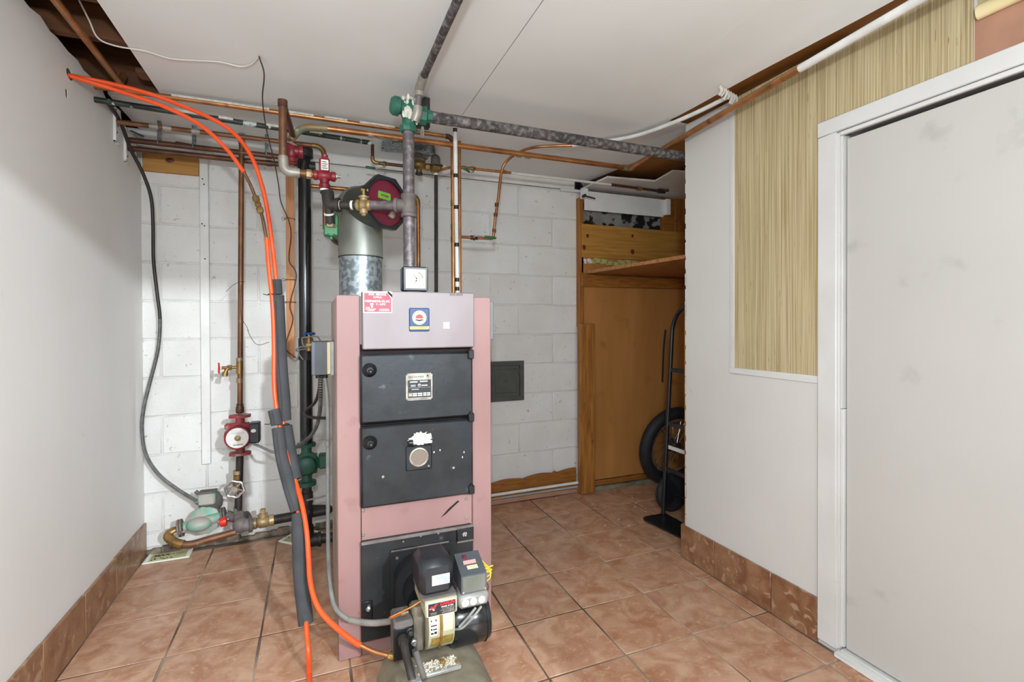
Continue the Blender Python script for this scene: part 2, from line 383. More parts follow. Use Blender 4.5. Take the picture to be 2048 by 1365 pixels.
for (px, py) in ((232, 219), (234, 265), (249, 307), (255, 313)):
    p = at(px, py, X=XL+.001); build(MB().cyl(p, p+V((.002, 0, 0)), .004, n=10), 'nail_head', 'ink', wl)
bl = sempty('baseboard_left', (XL+.006, 1.5, 0))
ys = [at(x, y, X=XL+.012).y for x, y in ((279.7, 1071.6), (232.6, 1129), (171, 1200.8), (86.6, 1299.6))]
ys = [3.262]+ys+[ys[-1]-.33*k for k in range(1, 6)]
for a, b in zip(ys, ys[1:]): build(MB().bb(XL, XL+.012, b+.002, a-.002, .001, .185+random.uniform(-.003, .003), .0015), 'tile', 'tile_skirt', bl)
# ---- back wall: painted concrete blocks
wb = struct(MB().bb(-1.06, 1.878, YB+.004, 3.45, -.02, 2.28), 'wall_back', 'mortar_paint')
ZR = [-.096+.2155*k for k in range(12)]
BW = .4886
for k in range(11):
    z0, z1 = max(ZR[k], .035), min(ZR[k+1], 2.278)
    if z1-z0 < .03: continue
    off = 1.643 if k % 2 else 1.37
    x = off-8*BW
    while x < 1.88:
        x0, x1 = max(x, XL-.01), min(x+BW, 1.878)
        if x1-x0 > .03:
            build(MB().bb(x0+.004, x1-.004, YB+random.uniform(-.0008, .0008), YB+.04, z0+.004, z1-.004, .004), 'block', 'block_paint', wb)
        x += BW
build(MB().bb(-1.06, 1.83, YB-.004, 3.45, 2.285, 2.36, .003), 'sill_plate', 'paint_strip', wb)
m = MB(); n = 46
for k in range(n):   # crumbled strip at the foot of the wall
    x = XL+.02+k*(1.95/n); h = .022+.022*random.random()+.008*math.sin(k*.9)
    m.box((x, YB-.004, h/2), (.05+.02*random.random(), .016+.02*random.random(), h), .006)
build(m, 'crumbled_plaster', 'debris', wb, label='crumbled dark plaster edge', kind='stuff')
# white batten and small board, on the back wall
p = at(398, 320, Y=YB-.02); q = at(417, 930, Y=YB-.02)
m = MB().bb(p.x, q.x+.012, YB-.022, YB, .478, 2.225, .003)
bt = tag(build(m, 'batten', 'paint_strip'), 'tall white painted wooden batten nailed to the block wall', 'batten')
for (px, py) in ((405, 358), (408, 369), (404, 448), (409, 452), (410, 518)):
    c = at(px, py, Y=YB-.0225); build(MB().cyl(c, c+V((0, -.002, 0)), .004, n=8), 'nail_head', 'ink', bt)
m = MB().bb(-.872, -.607, YB-.025, YB, 2.125, 2.225, .003)
bd = tag(build(m, 'board_offcut', 'pine'), 'short stained board with a dark knot under the twin copper pipes', 'board')
build(MB().ell((-.745, YB-.025, 2.195), (.022, .003, .014)), 'knot', 'pine_knot', bd)
# scalloped board, pipe and strip at the foot of the wall on the right
x0, x1 = .95, 1.822; pts = []
for k in range(41):
    t = k/40; x = x0+(x1-x0)*t; u = (t*3.3+.35) % 1.0
    z = .135+.035*t+(.016*math.sin(math.pi*u)+(.018*max(0, 1-abs(u-.98)*14)))
    pts.append((x, YB-.028, z))
pts = [(x0, YB-.028, .045), (x1, YB-.028, .05)]+pts[::-1]
tag(build(MB().prism(pts, (0, .02, 0)), 'scalloped_board', 'cleat_wood'), 'brown board with scalloped top edge leaning against the block wall', 'board')
a, b = at(900, 1004, Y=3.22), at(1161, 965, Y=3.215)
tag(build(MB().tube([a, b], .0105, 10), 'conduit_pipe', 'white_pipe'), 'off-white pipe lying along the foot of the block wall below the scalloped board', 'pipe')
tag(build(MB().bb(.95, 1.83, 3.232, 3.25, .0, .032, .003), 'wood_strip', 'plaster_pink'), 'pale pinkish wood strip on the floor under the scalloped board', 'strip')
# ---- ceiling: drywall with open strip on the left, joists above
cp = [(-.66, -.35), (1.50, -.35), (1.50, 2.12), (1.97, 2.12), (1.985, 2.4), (1.985, 2.73), (1.935, 3.15), (1.90, 3.27), (-.885, 3.27), (-.885, 2.81), (-.60, 2.79), (-.60, 2.715), (-.66, 2.71)]
ce = struct(MB().prism([(x, y, ZC) for x, y in cp], (0, 0, .012)), 'ceiling', 'paint_ceiling')
build(MB().bb(.7065, .7080, -.35, 2.62, ZC-.0008, ZC+.002), 'panel_seam', 'dust_grey', ce)
struct(MB().bb(-1.1, 2.95, -.6, 3.45, 2.60, 2.64), 'ceiling_deck', 'cavity_shade')  # deck coloured dark for the shade between the joists
js = sempty('trim_joists', (-.4, 2.4, 2.363))
for y in (.9, 1.30, 1.70, 2.02, 2.30, 2.735): build(MB().bb(-1.06, .2, y, y+.04, 2.364, 2.60, .002), 'joist', 'joist', js)
build(MB().bb(-.70, -.664, 2.52, 2.60, 2.352, 2.372, .002), 'lath', 'joist', js)
# drooping drywall edge along the right wall
m = MB(); A = []; B = []; n = 24
for k in range(n+1):
    y = -.35+2.47*k/n; dr = .001+.030*math.sin(math.pi*min(1, max(0, (y+.35)/2.47)))**.8
    xe = 1.735-.02*math.sin(y*5)*.4 - (.05 if y < .9 else 0)
    A.append((1.42, y, ZC-.0002)); B.append((xe, y, ZC-dr))
rs = []
for k in range(n+1):
    a_, b_ = V(A[k]), V(B[k]); mid = a_.lerp(b_, .5)+V((0, 0, .45*(a_.z-b_.z)))
    rs.append([a_, a_.lerp(mid, .5)+V((0, 0, .18*(a_.z-mid.z)+.0)), mid, mid.lerp(b_, .5)+V((0, 0, .12*(mid.z-b_.z))), b_, b_+V((0, 0, .012)), mid+V((0, 0, .010)), a_+V((0, 0, .003))])
m.rings(rs); build(m, 'drywall_flap', 'paint_ceiling', ce)
m = MB()
for k in range(7):
    c = at(1440+5*k, 172+3*k, Z=2.33); m.tube(spline([c, c+V((.01, .0, -.018)), c+V((.02*random.random(), .01, -.03-.02*random.random()))], 3), .006, 5)
build(m, 'torn_paper', 'peel_white', ce)
# ---- right partition with door
YE = 2.105
poly = [(-.35, 0), (.42, 0), (.42, 2.0), (1.27, 2.0), (1.27, 0), (YE, 0), (YE, 2.345), (-.35, 2.345)]
wr = struct(MB().prism([(XR, y, z) for y, z in poly], (.10, 0, 0)), 'wall_right', 'paint_wall_shaded')
WPX = XR-.0025
build(MB().bb(WPX, XR, 1.348, 1.771, 1.062, 2.345), 'wallpaper', 'wallpaper', wr, label='beige striped grasscloth wallpaper panel')
build(MB().bb(WPX-.0008, XR, .86, 1.348, 2.060, 2.345), 'wallpaper', 'wallpaper', wr)
build(MB().bb(WPX-.0008, XR, -.35, .85, 2.21, 2.345), 'wallpaper', 'wallpaper', wr)
build(MB().bb(XR-.001, XR, -.35, .858, 2.06, 2.22), 'bare_plaster', 'plaster_pink', wr, label='bare pinkish wall where wallpaper peeled away')
c = [V((XR-.012+.020*math.cos(a)*.8, 0, 2.205+.022*math.sin(a))) for a in [math.pi*(.5+1.25*k/9) for k in range(10)]]
m = MB(); m.rings([[p+V((-.001, -.2, 0)) for p in c], [p+V((-.001, .845, 0)) for p in c]], cap=False)
m.rings([[p+V((.0006, -.2, 0)) for p in c], [p+V((.0006, .845, 0)) for p in c]], cap=False)
build(m, 'paper_curl', 'wallpaper_back', wr, label='yellowish curled flap of peeled wallpaper')
build(MB().bb(XR-.006, XR, 1.771, 1.796, 1.035, 2.345, .002), 'trim_strip', 'paint_trim', wr)
build(MB().bb(XR-.007, XR, 1.348, 1.80, 1.035, 1.064, .002), 'trim_strip', 'paint_trim', wr)
# stud at the open end of the partition
build(MB().bb(XR+.013, XR+.06, YE+.001, YE+.028, .002, 1.30, .002), 'stud', 'stud', wr)
m = MB()
for k in range(26):
    z = .2+k*.082; m.box((XR+.006, YE+.003, z), (.012, .006+.008*random.random(), .05+.05*random.random()), .002)
build(m, 'torn_edge', 'peel_white', wr)
br = sempty('baseboard_right', (XR-.006, 1.7, 0))
ys = [2.135, 1.893, 1.562, 1.349]
for a, b in zip(ys, ys[1:]): build(MB().bb(XR-.012, XR, b+.002, a-.002, .001, .178, .0015), 'tile', 'tile_skirt', br)
build(MB().bb(XR, XR+.10, YE+.022, YE+.034, .001, .178, .0015), 'tile', 'tile_skirt', br)
# door with casing
dr = sempty('door_1', (XR+.03, .85, 0))
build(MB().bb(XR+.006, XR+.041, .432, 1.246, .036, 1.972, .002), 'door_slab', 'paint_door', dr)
struct(MB().bb(XR+.10, XR+.13, .30, 1.40, 0, 2.25), 'wall_door_back', 'cavity_shade')
c1 = sempty('trim_1', (XR-.008, .85, 0))
build(MB().bb(XR-.016, XR, 1.272, 1.347, .022, 2.004, .003), 'casing', 'paint_trim', c1)
build(MB().bb(XR-.016, XR, .30, 1.349, 2.004, 2.064, .003), 'casing', 'paint_trim', c1)
build(MB().bb(XR-.016, XR, .343, .418, .022, 2.004, .003), 'casing', 'paint_trim', c1)
build(MB().bb(XR-.012, XR+.05, 1.262, 1.274, .03, 1.998, .002), 'jamb', 'paint_trim', c1)
build(MB().bb(XR-.008, XR+.05, 1.252, 1.262, .95, 1.985, .0015), 'door_stop', 'paint_trim', c1)
build(MB().bb(XR-.003, XR+.05, 1.249, 1.262, .04, .948, .0015), 'door_stop', 'paint_trim', c1)
build(MB().bb(XR-.010, XR+.004, .42, 1.262, 1.986, 2.002, .002), 'head_jamb', 'paint_trim', c1)
th = struct(MB().bb(XR-.03, XR+.11, .40, 1.27, .0, .018, .003), 'trim_threshold', 'paint_strip')
build(MB().bb(XR-.005, XR+.06, .42, 1.262, .018, .026, .003), 'sill_strip', 'paint_strip', th)
# ---- recess behind the partition
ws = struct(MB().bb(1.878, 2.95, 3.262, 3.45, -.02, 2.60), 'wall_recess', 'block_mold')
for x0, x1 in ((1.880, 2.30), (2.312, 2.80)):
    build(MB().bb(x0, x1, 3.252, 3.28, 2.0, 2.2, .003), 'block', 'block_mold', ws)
build(MB().bb(1.880, 2.86, 3.222, 3.232, .080, 1.66), 'hardboard_panel', 'hardboard', ws, label='brown hardboard sheet')
build(MB().bb(1.838, 1.868, 3.205, 3.262, 1.25, 2.22, .002), 'stud', 'stud', ws)
build(MB().bb(1.818, 1.940, 3.165, 3.215, .004, 1.272, .003), 'stud', 'stud', ws, label='rough wooden stud standing on the floor')
build(MB().bb(2.60, 2.72, 3.205, 3.24, 1.66, 2.30, .003), 'stud', 'cleat_wood', ws)
build(MB().bb(2.72, 2.86, 3.20, 3.24, 1.64, 2.40, .003), 'stud', 'stud', ws)
pb = build(MB().bb(1.852, 2.80, 3.195, 3.222, 1.772, 2.022, .003), 'pine_board', 'pine', ws, label='knotty yellow pine board')
for px, py, r in ((1175, 472, .012), (1265, 472, .011), (1168, 495, .016), (1265, 504, .017)):
    p = at(px, py, Y=3.195); build(MB().ell(p, (r, .002, r*1.2), 10, 6), 'knot', 'pine_knot', pb)
build(MB().bb(1.852, 2.80, 3.205, 3.222, 1.655, 1.772, .002), 'hardboard_panel', 'hardboard', ws)
build(MB().bb(1.845, 2.80, 3.185, 3.220, 1.553, 1.640, .003), 'cleat', 'cleat_wood', ws, label='wooden cleat with dark pencil marks')
m = MB()
for k in range(9): m.box((1.93+.055*k, 3.198, 1.742+.010*math.sin(k*1.3)), (.07, .012, .03+.012*random.random()), .005)
build(m, 'insulation', 'insul_yellow', ws)
m = MB()
for k in range(8): m.ell((1.87+.06*random.random(), 3.19, 1.70+.06*random.random()), (.014, .008, .012), 8, 5)
build(m, 'torn_paper', 'peel_white', ws)
build(MB().bb(1.94, 2.86, 3.214, 3.236, .036, .074, .003), 'sole_plate', 'cleat_wood', ws)
m = MB()
for k in range(24): m.box((1.95+.038*k, 3.222, .014), (.045, .03+.02*random.random(), .026+.012*random.random()), .004)
build(m, 'concrete_curb', 'concrete', ws)
wp = build(MB().bb(1.864, 2.585, 3.175, 3.187, 2.120, 2.262, .002), 'white_panel', 'paint_strip', ws, label='white drywall strip under the ceiling')
build(MB().bb(2.585, 2.625, 3.14, 3.187, 2.135, 2.26, .002), 'bracket', 'paint_strip', ws)
build(MB().bb(1.832, 1.866, 3.13, 3.19, 2.20, 2.268, .002), 'bracket', 'paint_strip', ws)
p = at(1166, 393, Y=3.13); build(MB().cyl(p, p+V((.0, -.03, 0)), .012, n=10).cyl(p+V((0, -.02, 0)), p+V((.09, -.02, -.012)), .005, n=8), 'clamp', 'steel_dark', ws)
tag(build(MB().bb(1.70, 1.86, 3.235, 3.258, 2.262, 2.283, .002), 'corner_strip', 'paint_trim'), 'short white strip on top of the block wall at its right end', 'strip')
struct(MB().bb(2.86, 2.95, 1.3, 3.45, -.02, 2.60), 'wall_recess_side', 'hardboard')
struct(MB().bb(1.95, 2.95, 1.25, 1.35, -.02, 2.60), 'wall_recess_front', 'hardboard')
struct(MB().bb(1.74, 2.95, -.35, 3.45, 2.385, 2.40), 'ceiling_recess', 'hardboard')
pts = [(1.874, 3.228), (1.889, 2.91), (2.259, 2.87), (2.22, 2.638), (2.345, 2.613), (2.86, 2.56), (2.86, 3.262), (1.874, 3.262)]
struct(MB().prism([(x, y, 2.288) for x, y in pts], (0, 0, .012)), 'ceiling_panel', 'paint_strip')
# diagonal shelf board
z = 1.648
pts = [(1.905, 3.185), (1.955, 2.20), (2.86, 2.20), (2.86, 3.185)]
pts = [(1.885, 3.184), (1.975, 2.20), (2.05, 2.18), (2.85, 2.18), (2.85, 3.184)]
sh = tag(build(MB().prism([(x, y, z) for x, y in pts], (0, 0, .022)), 'shelf_board', 'shelf_wood'), 'wide wooden shelf resting on the cleat in the recess', 'shelf')
struct(MB().bb(-1.1, 2.95, 3.40, 3.45, 2.27, 2.62), 'wall_back_upper', 'joist')
# ---- wall behind the camera with the opening to the next room
struct(MB().bb(1.17, 1.96, -.45, -.35, 0, 2.62), 'wall_front', 'paint_wall')
struct(MB().bb(-1.1, 1.17, -.45, -.35, 2.228, 2.62), 'trim_header', 'paint_wall')
struct(MB().bb(-1.1, -.885, -.45, -.35, 0, 2.228), 'trim_opening', 'paint_wall')
# ================================================================== BOILER
BF = 1.95                                    # front of the jacket
bo = thing('boiler', 'pink enamelled boiler with two black cast iron doors standing on the tiles', 'boiler', (.38, 2.28, 0))
m = MB().bb(.075, .685, BF+.02, 2.62, .002, 1.386, .004)
build(m, 'jacket', 'enamel_side', bo)
# front pillars and panels
build(MB().bb(.073, .158, BF, BF+.03, .003, 1.389, .003), 'front_panel', 'enamel_pink', bo)
build(MB().bb(.604, .687, BF, BF+.03, .003, 1.389, .003), 'front_panel', 'enamel_pink', bo)
build(MB().bb(.158, .604, BF+.015, BF+.03, .45, 1.20), 'soot_gap', 'soot', bo)
build(MB().bb(.160, .602, BF+.002, BF+.02, .440, .572, .002), 'middle_panel', 'enamel_pink', bo)
build(MB().bb(.158, .604, BF+.006, BF+.03, .003, .45), 'lower_panel', 'enamel_pink', bo)
build(MB().bb(.166, .608, BF-.022, BF+.04, 1.182, 1.405, .004), 'top_cover', 'enamel_top', bo, label='pale pink top cover panel')
for px, py in ((727, 1022), (727, 1071), (933, 998), (933, 1036)):
    p = at(px, py, Y=BF); build(MB().lathe(p+V((0, .002, 0)), (0, -1, 0), [(.006, 0), (.006, .003), (.003, .006)], 12), 'screw', 'plate_metal', bo)
build(MB().prism([(.548, BF+.0015, .545), (.540, BF+.0015, .549), (.500, BF+.0015, .520), (.468, BF+.0015, .488), (.490, BF+.0015, .500), (.520, BF+.0015, .524)], (0, .0004, 0)), 'scuff_mark', 'soot', bo)
FY = BF-.026
def iron_door(z0, z1, tilt=0.0):
    d = build(MB().bb(.156, .600, FY, BF+.004, z0, z1, .008), 'door', 'iron', bo)
    return d
d1 = iron_door(.899, 1.164); d2 = iron_door(.578, .888)
for d, zk in ((d1, 1.104), (d2, .828)):
    x = .190
    build(MB().lathe((x, FY+.001, zk), (0, -1, 0), [(.027, 0), (.027, .004), (.024, .012), (.014, .02), (.012, .024)], 20).ell((x+.002, FY-.022, zk-.006), (.011, .008, .011), 10, 6), 'knob', 'iron_plain', d)
for d, zz in ((d1, (1.155, .897)), (d2, (.893, .600))):
    for z in zz:
        if d is d2 and z > .8: continue
        h = MB().bb(.578, .602, FY-.012, FY+.01, z-.020, z+.016, .003).cyl((.590, FY-.006, z+.012), (.590, FY-.006, z+.024), .005, n=10)
        build(h, 'hinge', 'iron_plain', d)
for px, py in ((784, 767), (890, 762)):
    p = at(px, py, Y=FY); build(MB().cyl(p+V((0, .002, 0)), p+V((0, -.003, 0)), .0055, n=10), 'bolt', 'ink', d1)
for px, py in ((766, 954), (907, 936)):
    p = at(px, py, Y=FY); build(MB().cyl(p+V((0, .002, 0)), p+V((0, -.003, 0)), .005, n=10), 'bolt', 'plate_metal', d2)
# name plate on the upper door
y = FY-.0015
np_ = build(MB().bb(.326, .432, y, FY+.001, .978, 1.085, .001), 'name_plate', 'plate_metal', d1, label='worn metal rating plate')
build(MB().bb(.334, .425, y-.0004, y, .989, 1.058), 'name_plate', 'label_black', d1)
y -= .0007
def pl(x0, x1, z0, z1, mm='label_white', par=d1): build(MB().bb(x0, x1, y-.0002, y, z0, z1), 'print', mm, par)
pl(.342, .372, 1.0485, 1.0530); pl(.381, .411, 1.0495, 1.0540); pl(.388, .411, 1.034, 1.038); pl(.345, .364, 1.032, 1.040, 'grey_plastic')
pl(.337, .423, 1.0275, 1.0285, 'grey_plastic'); pl(.349, .377, 1.0205, 1.0225)
for x0, x1 in ((.352, .370), (.373, .390), (.394, .407), (.4095, .422)):
    pl(x0, x1, 1.002, 1.007); pl(x0, x1, .9945, .9995)
pl(.337, .350, .9945, 1.008, 'plate_metal')
build(MB().torus((.379, y, 1.037), (0, 1, 0), .0055, .0008, 16, 5), 'print', 'label_white', d1)
text('M', .008, (.379, y-.0003, 1.037), 'label_white', d1)
text('ARCOLINER', .0115, (.366, FY-.0018, 1.070), 'ink', d1, bold=.0001)
build(MB().prism([(.407, FY-.0018, 1.071), (.417, FY-.0018, 1.071), (.4155, FY-.0018, 1.0755), (.412, FY-.0018, 1.078), (.4085, FY-.0018, 1.0755)], (0, .0003, 0)).bb(.405, .419, FY-.0018, FY-.0015, 1.0665, 1.068), 'print', 'ink', d1)
build(MB().bb(.338, .418, FY-.0018, FY-.0014, .9828, .9842), 'print', 'ink', d1)
for x, z in ((.329, 1.082), (.429, 1.0825), (.329, .981), (.429, .981)):
    build(MB().cyl((x, FY, z), (x, FY-.004, z), .003, n=8), 'rivet', 'iron_plain', d1)
# sight window on the lower door
sw = build(MB().bb(.324, .427, FY-.006, FY+.002, .703, .800, .004), 'sight_plate', 'iron', d2)
p = at(838, 915, Y=FY-.006)
build(MB().torus(p, (0, 1, 0), .0345, .004, 28, 8), 'sight_ring', 'plate_metal', d2)
build(MB().cyl(p+V((0, .004, 0)), p+V((0, -.002, 0)), .033, n=28), 'sight_glass', 'window_amber', d2)
build(MB().cyl((.335, FY-.012, .815), (.350, FY-.012, .815), .012, n=12), 'sight_hinge', 'iron_plain', d2)
p = at(857, 932, Y=FY-.006); build(MB().cyl(p, p+V((0, -.004, 0)), .004, n=8), 'bolt', 'plate_metal', d2)
m = MB(); rnd = random.Random(3)
out = []
for k in range(40):
    a = 2*math.pi*k/40; rr = 1+.30*rnd.uniform(-1, 1)
    out.append((.383+.046*rr*math.cos(a), FY-.0068, .822+.017*rr*math.sin(a)+(.012 if .6 < a < 2.4 else 0)))
m.prism(out, (0, .0007, 0)); m.bb(.352, .428, FY-.010, FY-.004, .806, .818, .002)
build(m, 'paper_residue', 'peel_white', d2, label='torn white paper residue')
for k, (px, py) in enumerate(((868, 905), (880, 901), (928, 905), (925, 915))):
    p = at(px, py, Y=FY-.0004); build(MB().ell(p, (.0018+.0015*rnd.random(), .0006, .003+.003*rnd.random()), 7, 4), 'paint_fleck', 'peel_white', d2)
# stickers on the cover
CY0 = BF-.0225
st = build(MB().bb(.162+.006, .276, CY0-.0006, CY0+.001, 1.321, 1.4035), 'service_sticker', 'label_white', bo, label='red and white service company sticker')
build(MB().prism([(.1725, CY0-.0009, 1.3245), (.2725, CY0-.0009, 1.3245), (.2725, CY0-.0009, 1.378), (.259, CY0-.0009, 1.397), (.1725, CY0-.0009, 1.397)], (0, .0003, 0)), 'print', 'label_red', st)
y = CY0-.0012
text('FOR  SERVICE', .0095, (.2215, y, 1.391), 'label_white', st, sx=1.12, bold=.0003)
text('CALL', .0095, (.222, y, 1.3812), 'label_white', st, sx=1.5, bold=.0003)
text('WESTMORE FUEL CO., INC.', .0105, (.2222, y, 1.3655), 'label_white', st, sx=.72, bold=.0005)
text('9 - 2473', .0105, (.233, y, 1.3540), 'label_white', st, sx=1.0, bold=.0003)
build(MB().prism([(.193, y, 1.358), (.206, y, 1.359), (.205, y, 1.349), (.203, y, 1.341), (.199, y, 1.340)], (0, .0003, 0)), 'print', 'label_white', st)
for x0, x1, z in ((.179, .192, 1.3415), (.177, .215, 1.3355), (.184, .210, 1.3300), (.228, .266, 1.3355), (.228, .266, 1.3300)):
    k = x0
    while k < x1-.002:
        wd = rnd.uniform(.003, .008); build(MB().bb(k, min(k+wd, x1), y, y+.0003, z-.0016, z+.0016), 'print', 'label_white', st); k += wd+.0016
build(MB().prism([(.2575, y, 1.400), (.2765, y, 1.380), (.2765, y-.001, 1.392), (.262, y-.002, 1.404)], (0, .0006, 0)), 'curled_corner', 'soot', st)
bd = build(MB().bb(.341, .421, CY0-.005, CY0+.002, 1.249, 1.341, .004), 'badge', 'label_blue', bo, label='dark blue badge with rising sun emblem')
c = V((.3805, CY0-.0056, 1.303)); y = c.y
build(MB().cyl(c, c+V((0, .0006, 0)), .028, n=32), 'emblem', 'label_cream', bd)
sun = [(c.x+.0155*math.cos(a), y-.0003, c.z-.003+.0155*math.sin(a)*1.05) for a in [math.pi*k/16 for k in range(17)]]
build(MB().prism(sun, (0, .0004, 0)), 'emblem', 'label_redtext', bd)
build(MB().prism([(c.x-.021, y-.0003, c.z-.008), (c.x-.008, y-.0003, c.z-.0065), (c.x, y-.0003, c.z-.0085), (c.x+.008, y-.0003, c.z-.0065), (c.x+.021, y-.0003, c.z-.008), (c.x, y-.0003, c.z-.0145)], (0, .0004, 0)), 'emblem', 'ink', bd)
m = MB()
for k in range(18):
    a = math.radians(190-200*k/17); q = c+V((.0235*math.cos(a), -.0003, .0235*math.sin(a))); u = V((-math.sin(a), 0, math.cos(a))); r_ = V((math.cos(a), 0, math.sin(a)))
    if k != 9: m.prism([q-u*.0013-r_*.0016, q+u*.0013-r_*.0016, q+u*.0013+r_*.0016, q-u*.0013+r_*.0016], (0, .0004, 0))
for k in range(8):
    a = math.radians(230+80*k/7); q = c+V((.0235*math.cos(a), -.0003, .0235*math.sin(a))); u = V((-math.sin(a), 0, math.cos(a))); r_ = V((math.cos(a), 0, math.sin(a)))
    m.prism([q-u*.0011-r_*.0014, q+u*.0011-r_*.0014, q+u*.0011+r_*.0014, q-u*.0011+r_*.0014], (0, .0004, 0))
build(m, 'emblem_lettering', 'rust', bd)
build(MB().bb(.343, .419, y-.0001, y+.0006, 1.2575, 1.2685), 'emblem', 'label_gold', bd)
for z in (1.2655, 1.2615): build(MB().bb(.352, .411, y-.0003, y, z-.0007, z+.0007), 'print', 'rust', bd)
tg = build(MB().bb(.478, .503, CY0-.0006, CY0+.001, 1.259, 1.285), 'tag_sticker', 'label_white', bo)
build(MB().bb(.487, .494, CY0-.0008, CY0-.0006, 1.277, 1.279), 'print', 'grey_plastic', tg)
text('X05-00W', .014, (.532, CY0-.0004, 1.396), 'ink', bo, name='handwriting')
# square gauge on top
gx, gy, gz = .374, 1.975, 1.458
ga = build(MB().bb(gx-.052, gx+.052, gy-.012, gy+.045, gz-.050, gz+.051, .008), 'gauge', 'black_plastic', bo, label='square combination gauge with cream dial')
build(MB().bb(gx-.049, gx+.049, gy-.016, gy-.011, gz-.047, gz+.048, .004), 'gauge_rim', 'navy_rim', ga)
build(MB().bb(gx-.040, gx+.040, gy-.0172, gy-.015, gz-.038, gz+.039, .003), 'gauge_dial', 'dial', ga)
y = gy-.0175
def needle(a, b, wd, mm, nm='needle'):
    a, b = V(a), V(b); u = (b-a).normalized(); s_ = V((-u.z, 0, u.x))*wd
    build(MB().prism([a-s_, a+s_, b+s_*.3, b-s_*.3], (0, .0003, 0)), nm, mm, ga)
needle((gx+.003, y, gz+.002), (gx-.013, y, gz+.023), .0012, 'ink'); needle((gx+.002, y, gz-.006), (gx-.009, y, gz-.026), .001, 'ink')
build(MB().cyl((gx+.003, y, gz+.002), (gx+.003, y-.001, gz+.002), .003, n=10).cyl((gx+.002, y, gz-.007), (gx+.002, y-.001, gz-.007), .003, n=10), 'needle_hub', 'ink', ga)
build(MB().tube([(gx+.002+.026*math.cos(a), y, gz+.002+.026*math.sin(a)) for a in [math.radians(75-75*k/10) for k in range(11)]], .0009, 5), 'scale_arc', 'ink', ga)
m = MB()
for k in range(14):
    a = math.radians(190+160*k/13); q = V((gx+.029*math.cos(a), y, gz-.006+.026*math.sin(a))); m.box(q, (.0028, .0004, .0012))
for k in range(10):
    a = math.radians(85+95*k/9); q = V((gx+.031*math.cos(a), y, gz+.002+.030*math.sin(a))); m.box(q, (.0026, .0004, .0012))
build(m, 'scale_marks', 'dial_red', ga)
build(MB().bb(gx-.03, gx+.02, gy-.005, gy+.03, 1.400, gz-.045), 'gauge_foot', 'black_plastic', ga)
# mounting door of the burner
lp = build(MB().bb(.156, .598, FY+.004, BF+.006, .066, .448, .004), 'burner_door', 'iron_dusty', bo)
build(MB().bb(.156, .598, FY-.004, FY+.006, .440, .452, .002), 'ledge', 'cast_iron_grey', lp)
build(MB().bb(.528, .599, FY-.006, FY+.006, .392, .445, .003), 'clamp_plate', 'iron_plain', lp)
build(MB().bb(.528, .599, FY-.009, FY+.004, .388, .394, .001), 'ledge', 'cast_iron_grey', lp)
for x, z in ((.560, .420), (.180, .198)):
    build(MB().lathe((x, FY-.004, z), (0, -1, 0), [(.010, 0), (.010, .004), (.006, .004), (.006, .014), (.003, .017)], 6), 'nut', 'chrome', lp)
build(MB().bb(.158, .196, FY-.002, FY+.006, .150, .225, .003), 'clamp_plate', 'iron_plain', lp)
fr = [(.262, .398), (.268, .404), (.492, .402), (.498, .396), (.498, .10), (.262, .10)]
build(MB().prism([(x, FY-.004, z) for x, z in fr], (0, .012, 0)), 'mount_flange', 'iron_dusty', lp)
build(MB().bb(.266, .494, FY-.007, FY-.002, .397, .403, .001), 'ledge', 'cast_iron_grey', lp)
for x, z in ((.288, .372), (.470, .376), (.290, .330)):
    build(MB().cyl((x, FY-.003, z), (x, FY-.008, z), .006, n=10), 'bolt', 'cast_iron_grey', lp)
for px, py in ((806, 1083), (841, 1072), (876, 1067)):
    p = at(px, py, Y=FY); build(MB().cyl(p, p+V((0, -.006, 0)), .004, n=8), 'bolt', 'cast_iron_grey', lp)
# grey control boxes on the sides
cb = thing('control_box', 'dark grey metal control box on the left side of the boiler', 'box', (.03, 2.28, 1.06))
build(MB().bb(-.016, .058, 2.23, 2.34, 1.062, 1.205, .003), 'housing', 'grey_steel_box', cb)
build(MB().bb(.046, .060, 2.215, 2.231, 1.066, 1.203, .002), 'cover_strip', 'label_cream', cb)
build(MB().bb(.058, .0745, 2.22, 2.36, 1.06, 1.205, .002), 'back_plate', 'galv_box', cb)
build(MB().cyl((.012, 2.28, 1.045), (.012, 2.28, 1.063), .013, n=12).cyl((.038, 2.28, 1.045), (.038, 2.28, 1.063), .012, n=12), 'cable_connector', 'steel_dark', cb)
cb2 = thing('junction_box', 'light grey box on the right side of the boiler jacket', 'box', (.71, 2.2, 1.2))
build(MB().bb(.684, .755, 2.10, 2.20, 1.205, 1.378, .003), 'housing', 'grey_plastic', cb2)
build(MB().cyl((.725, 2.14, 1.192), (.725, 2.14, 1.206), .008, n=10), 'knob', 'ink', cb2)
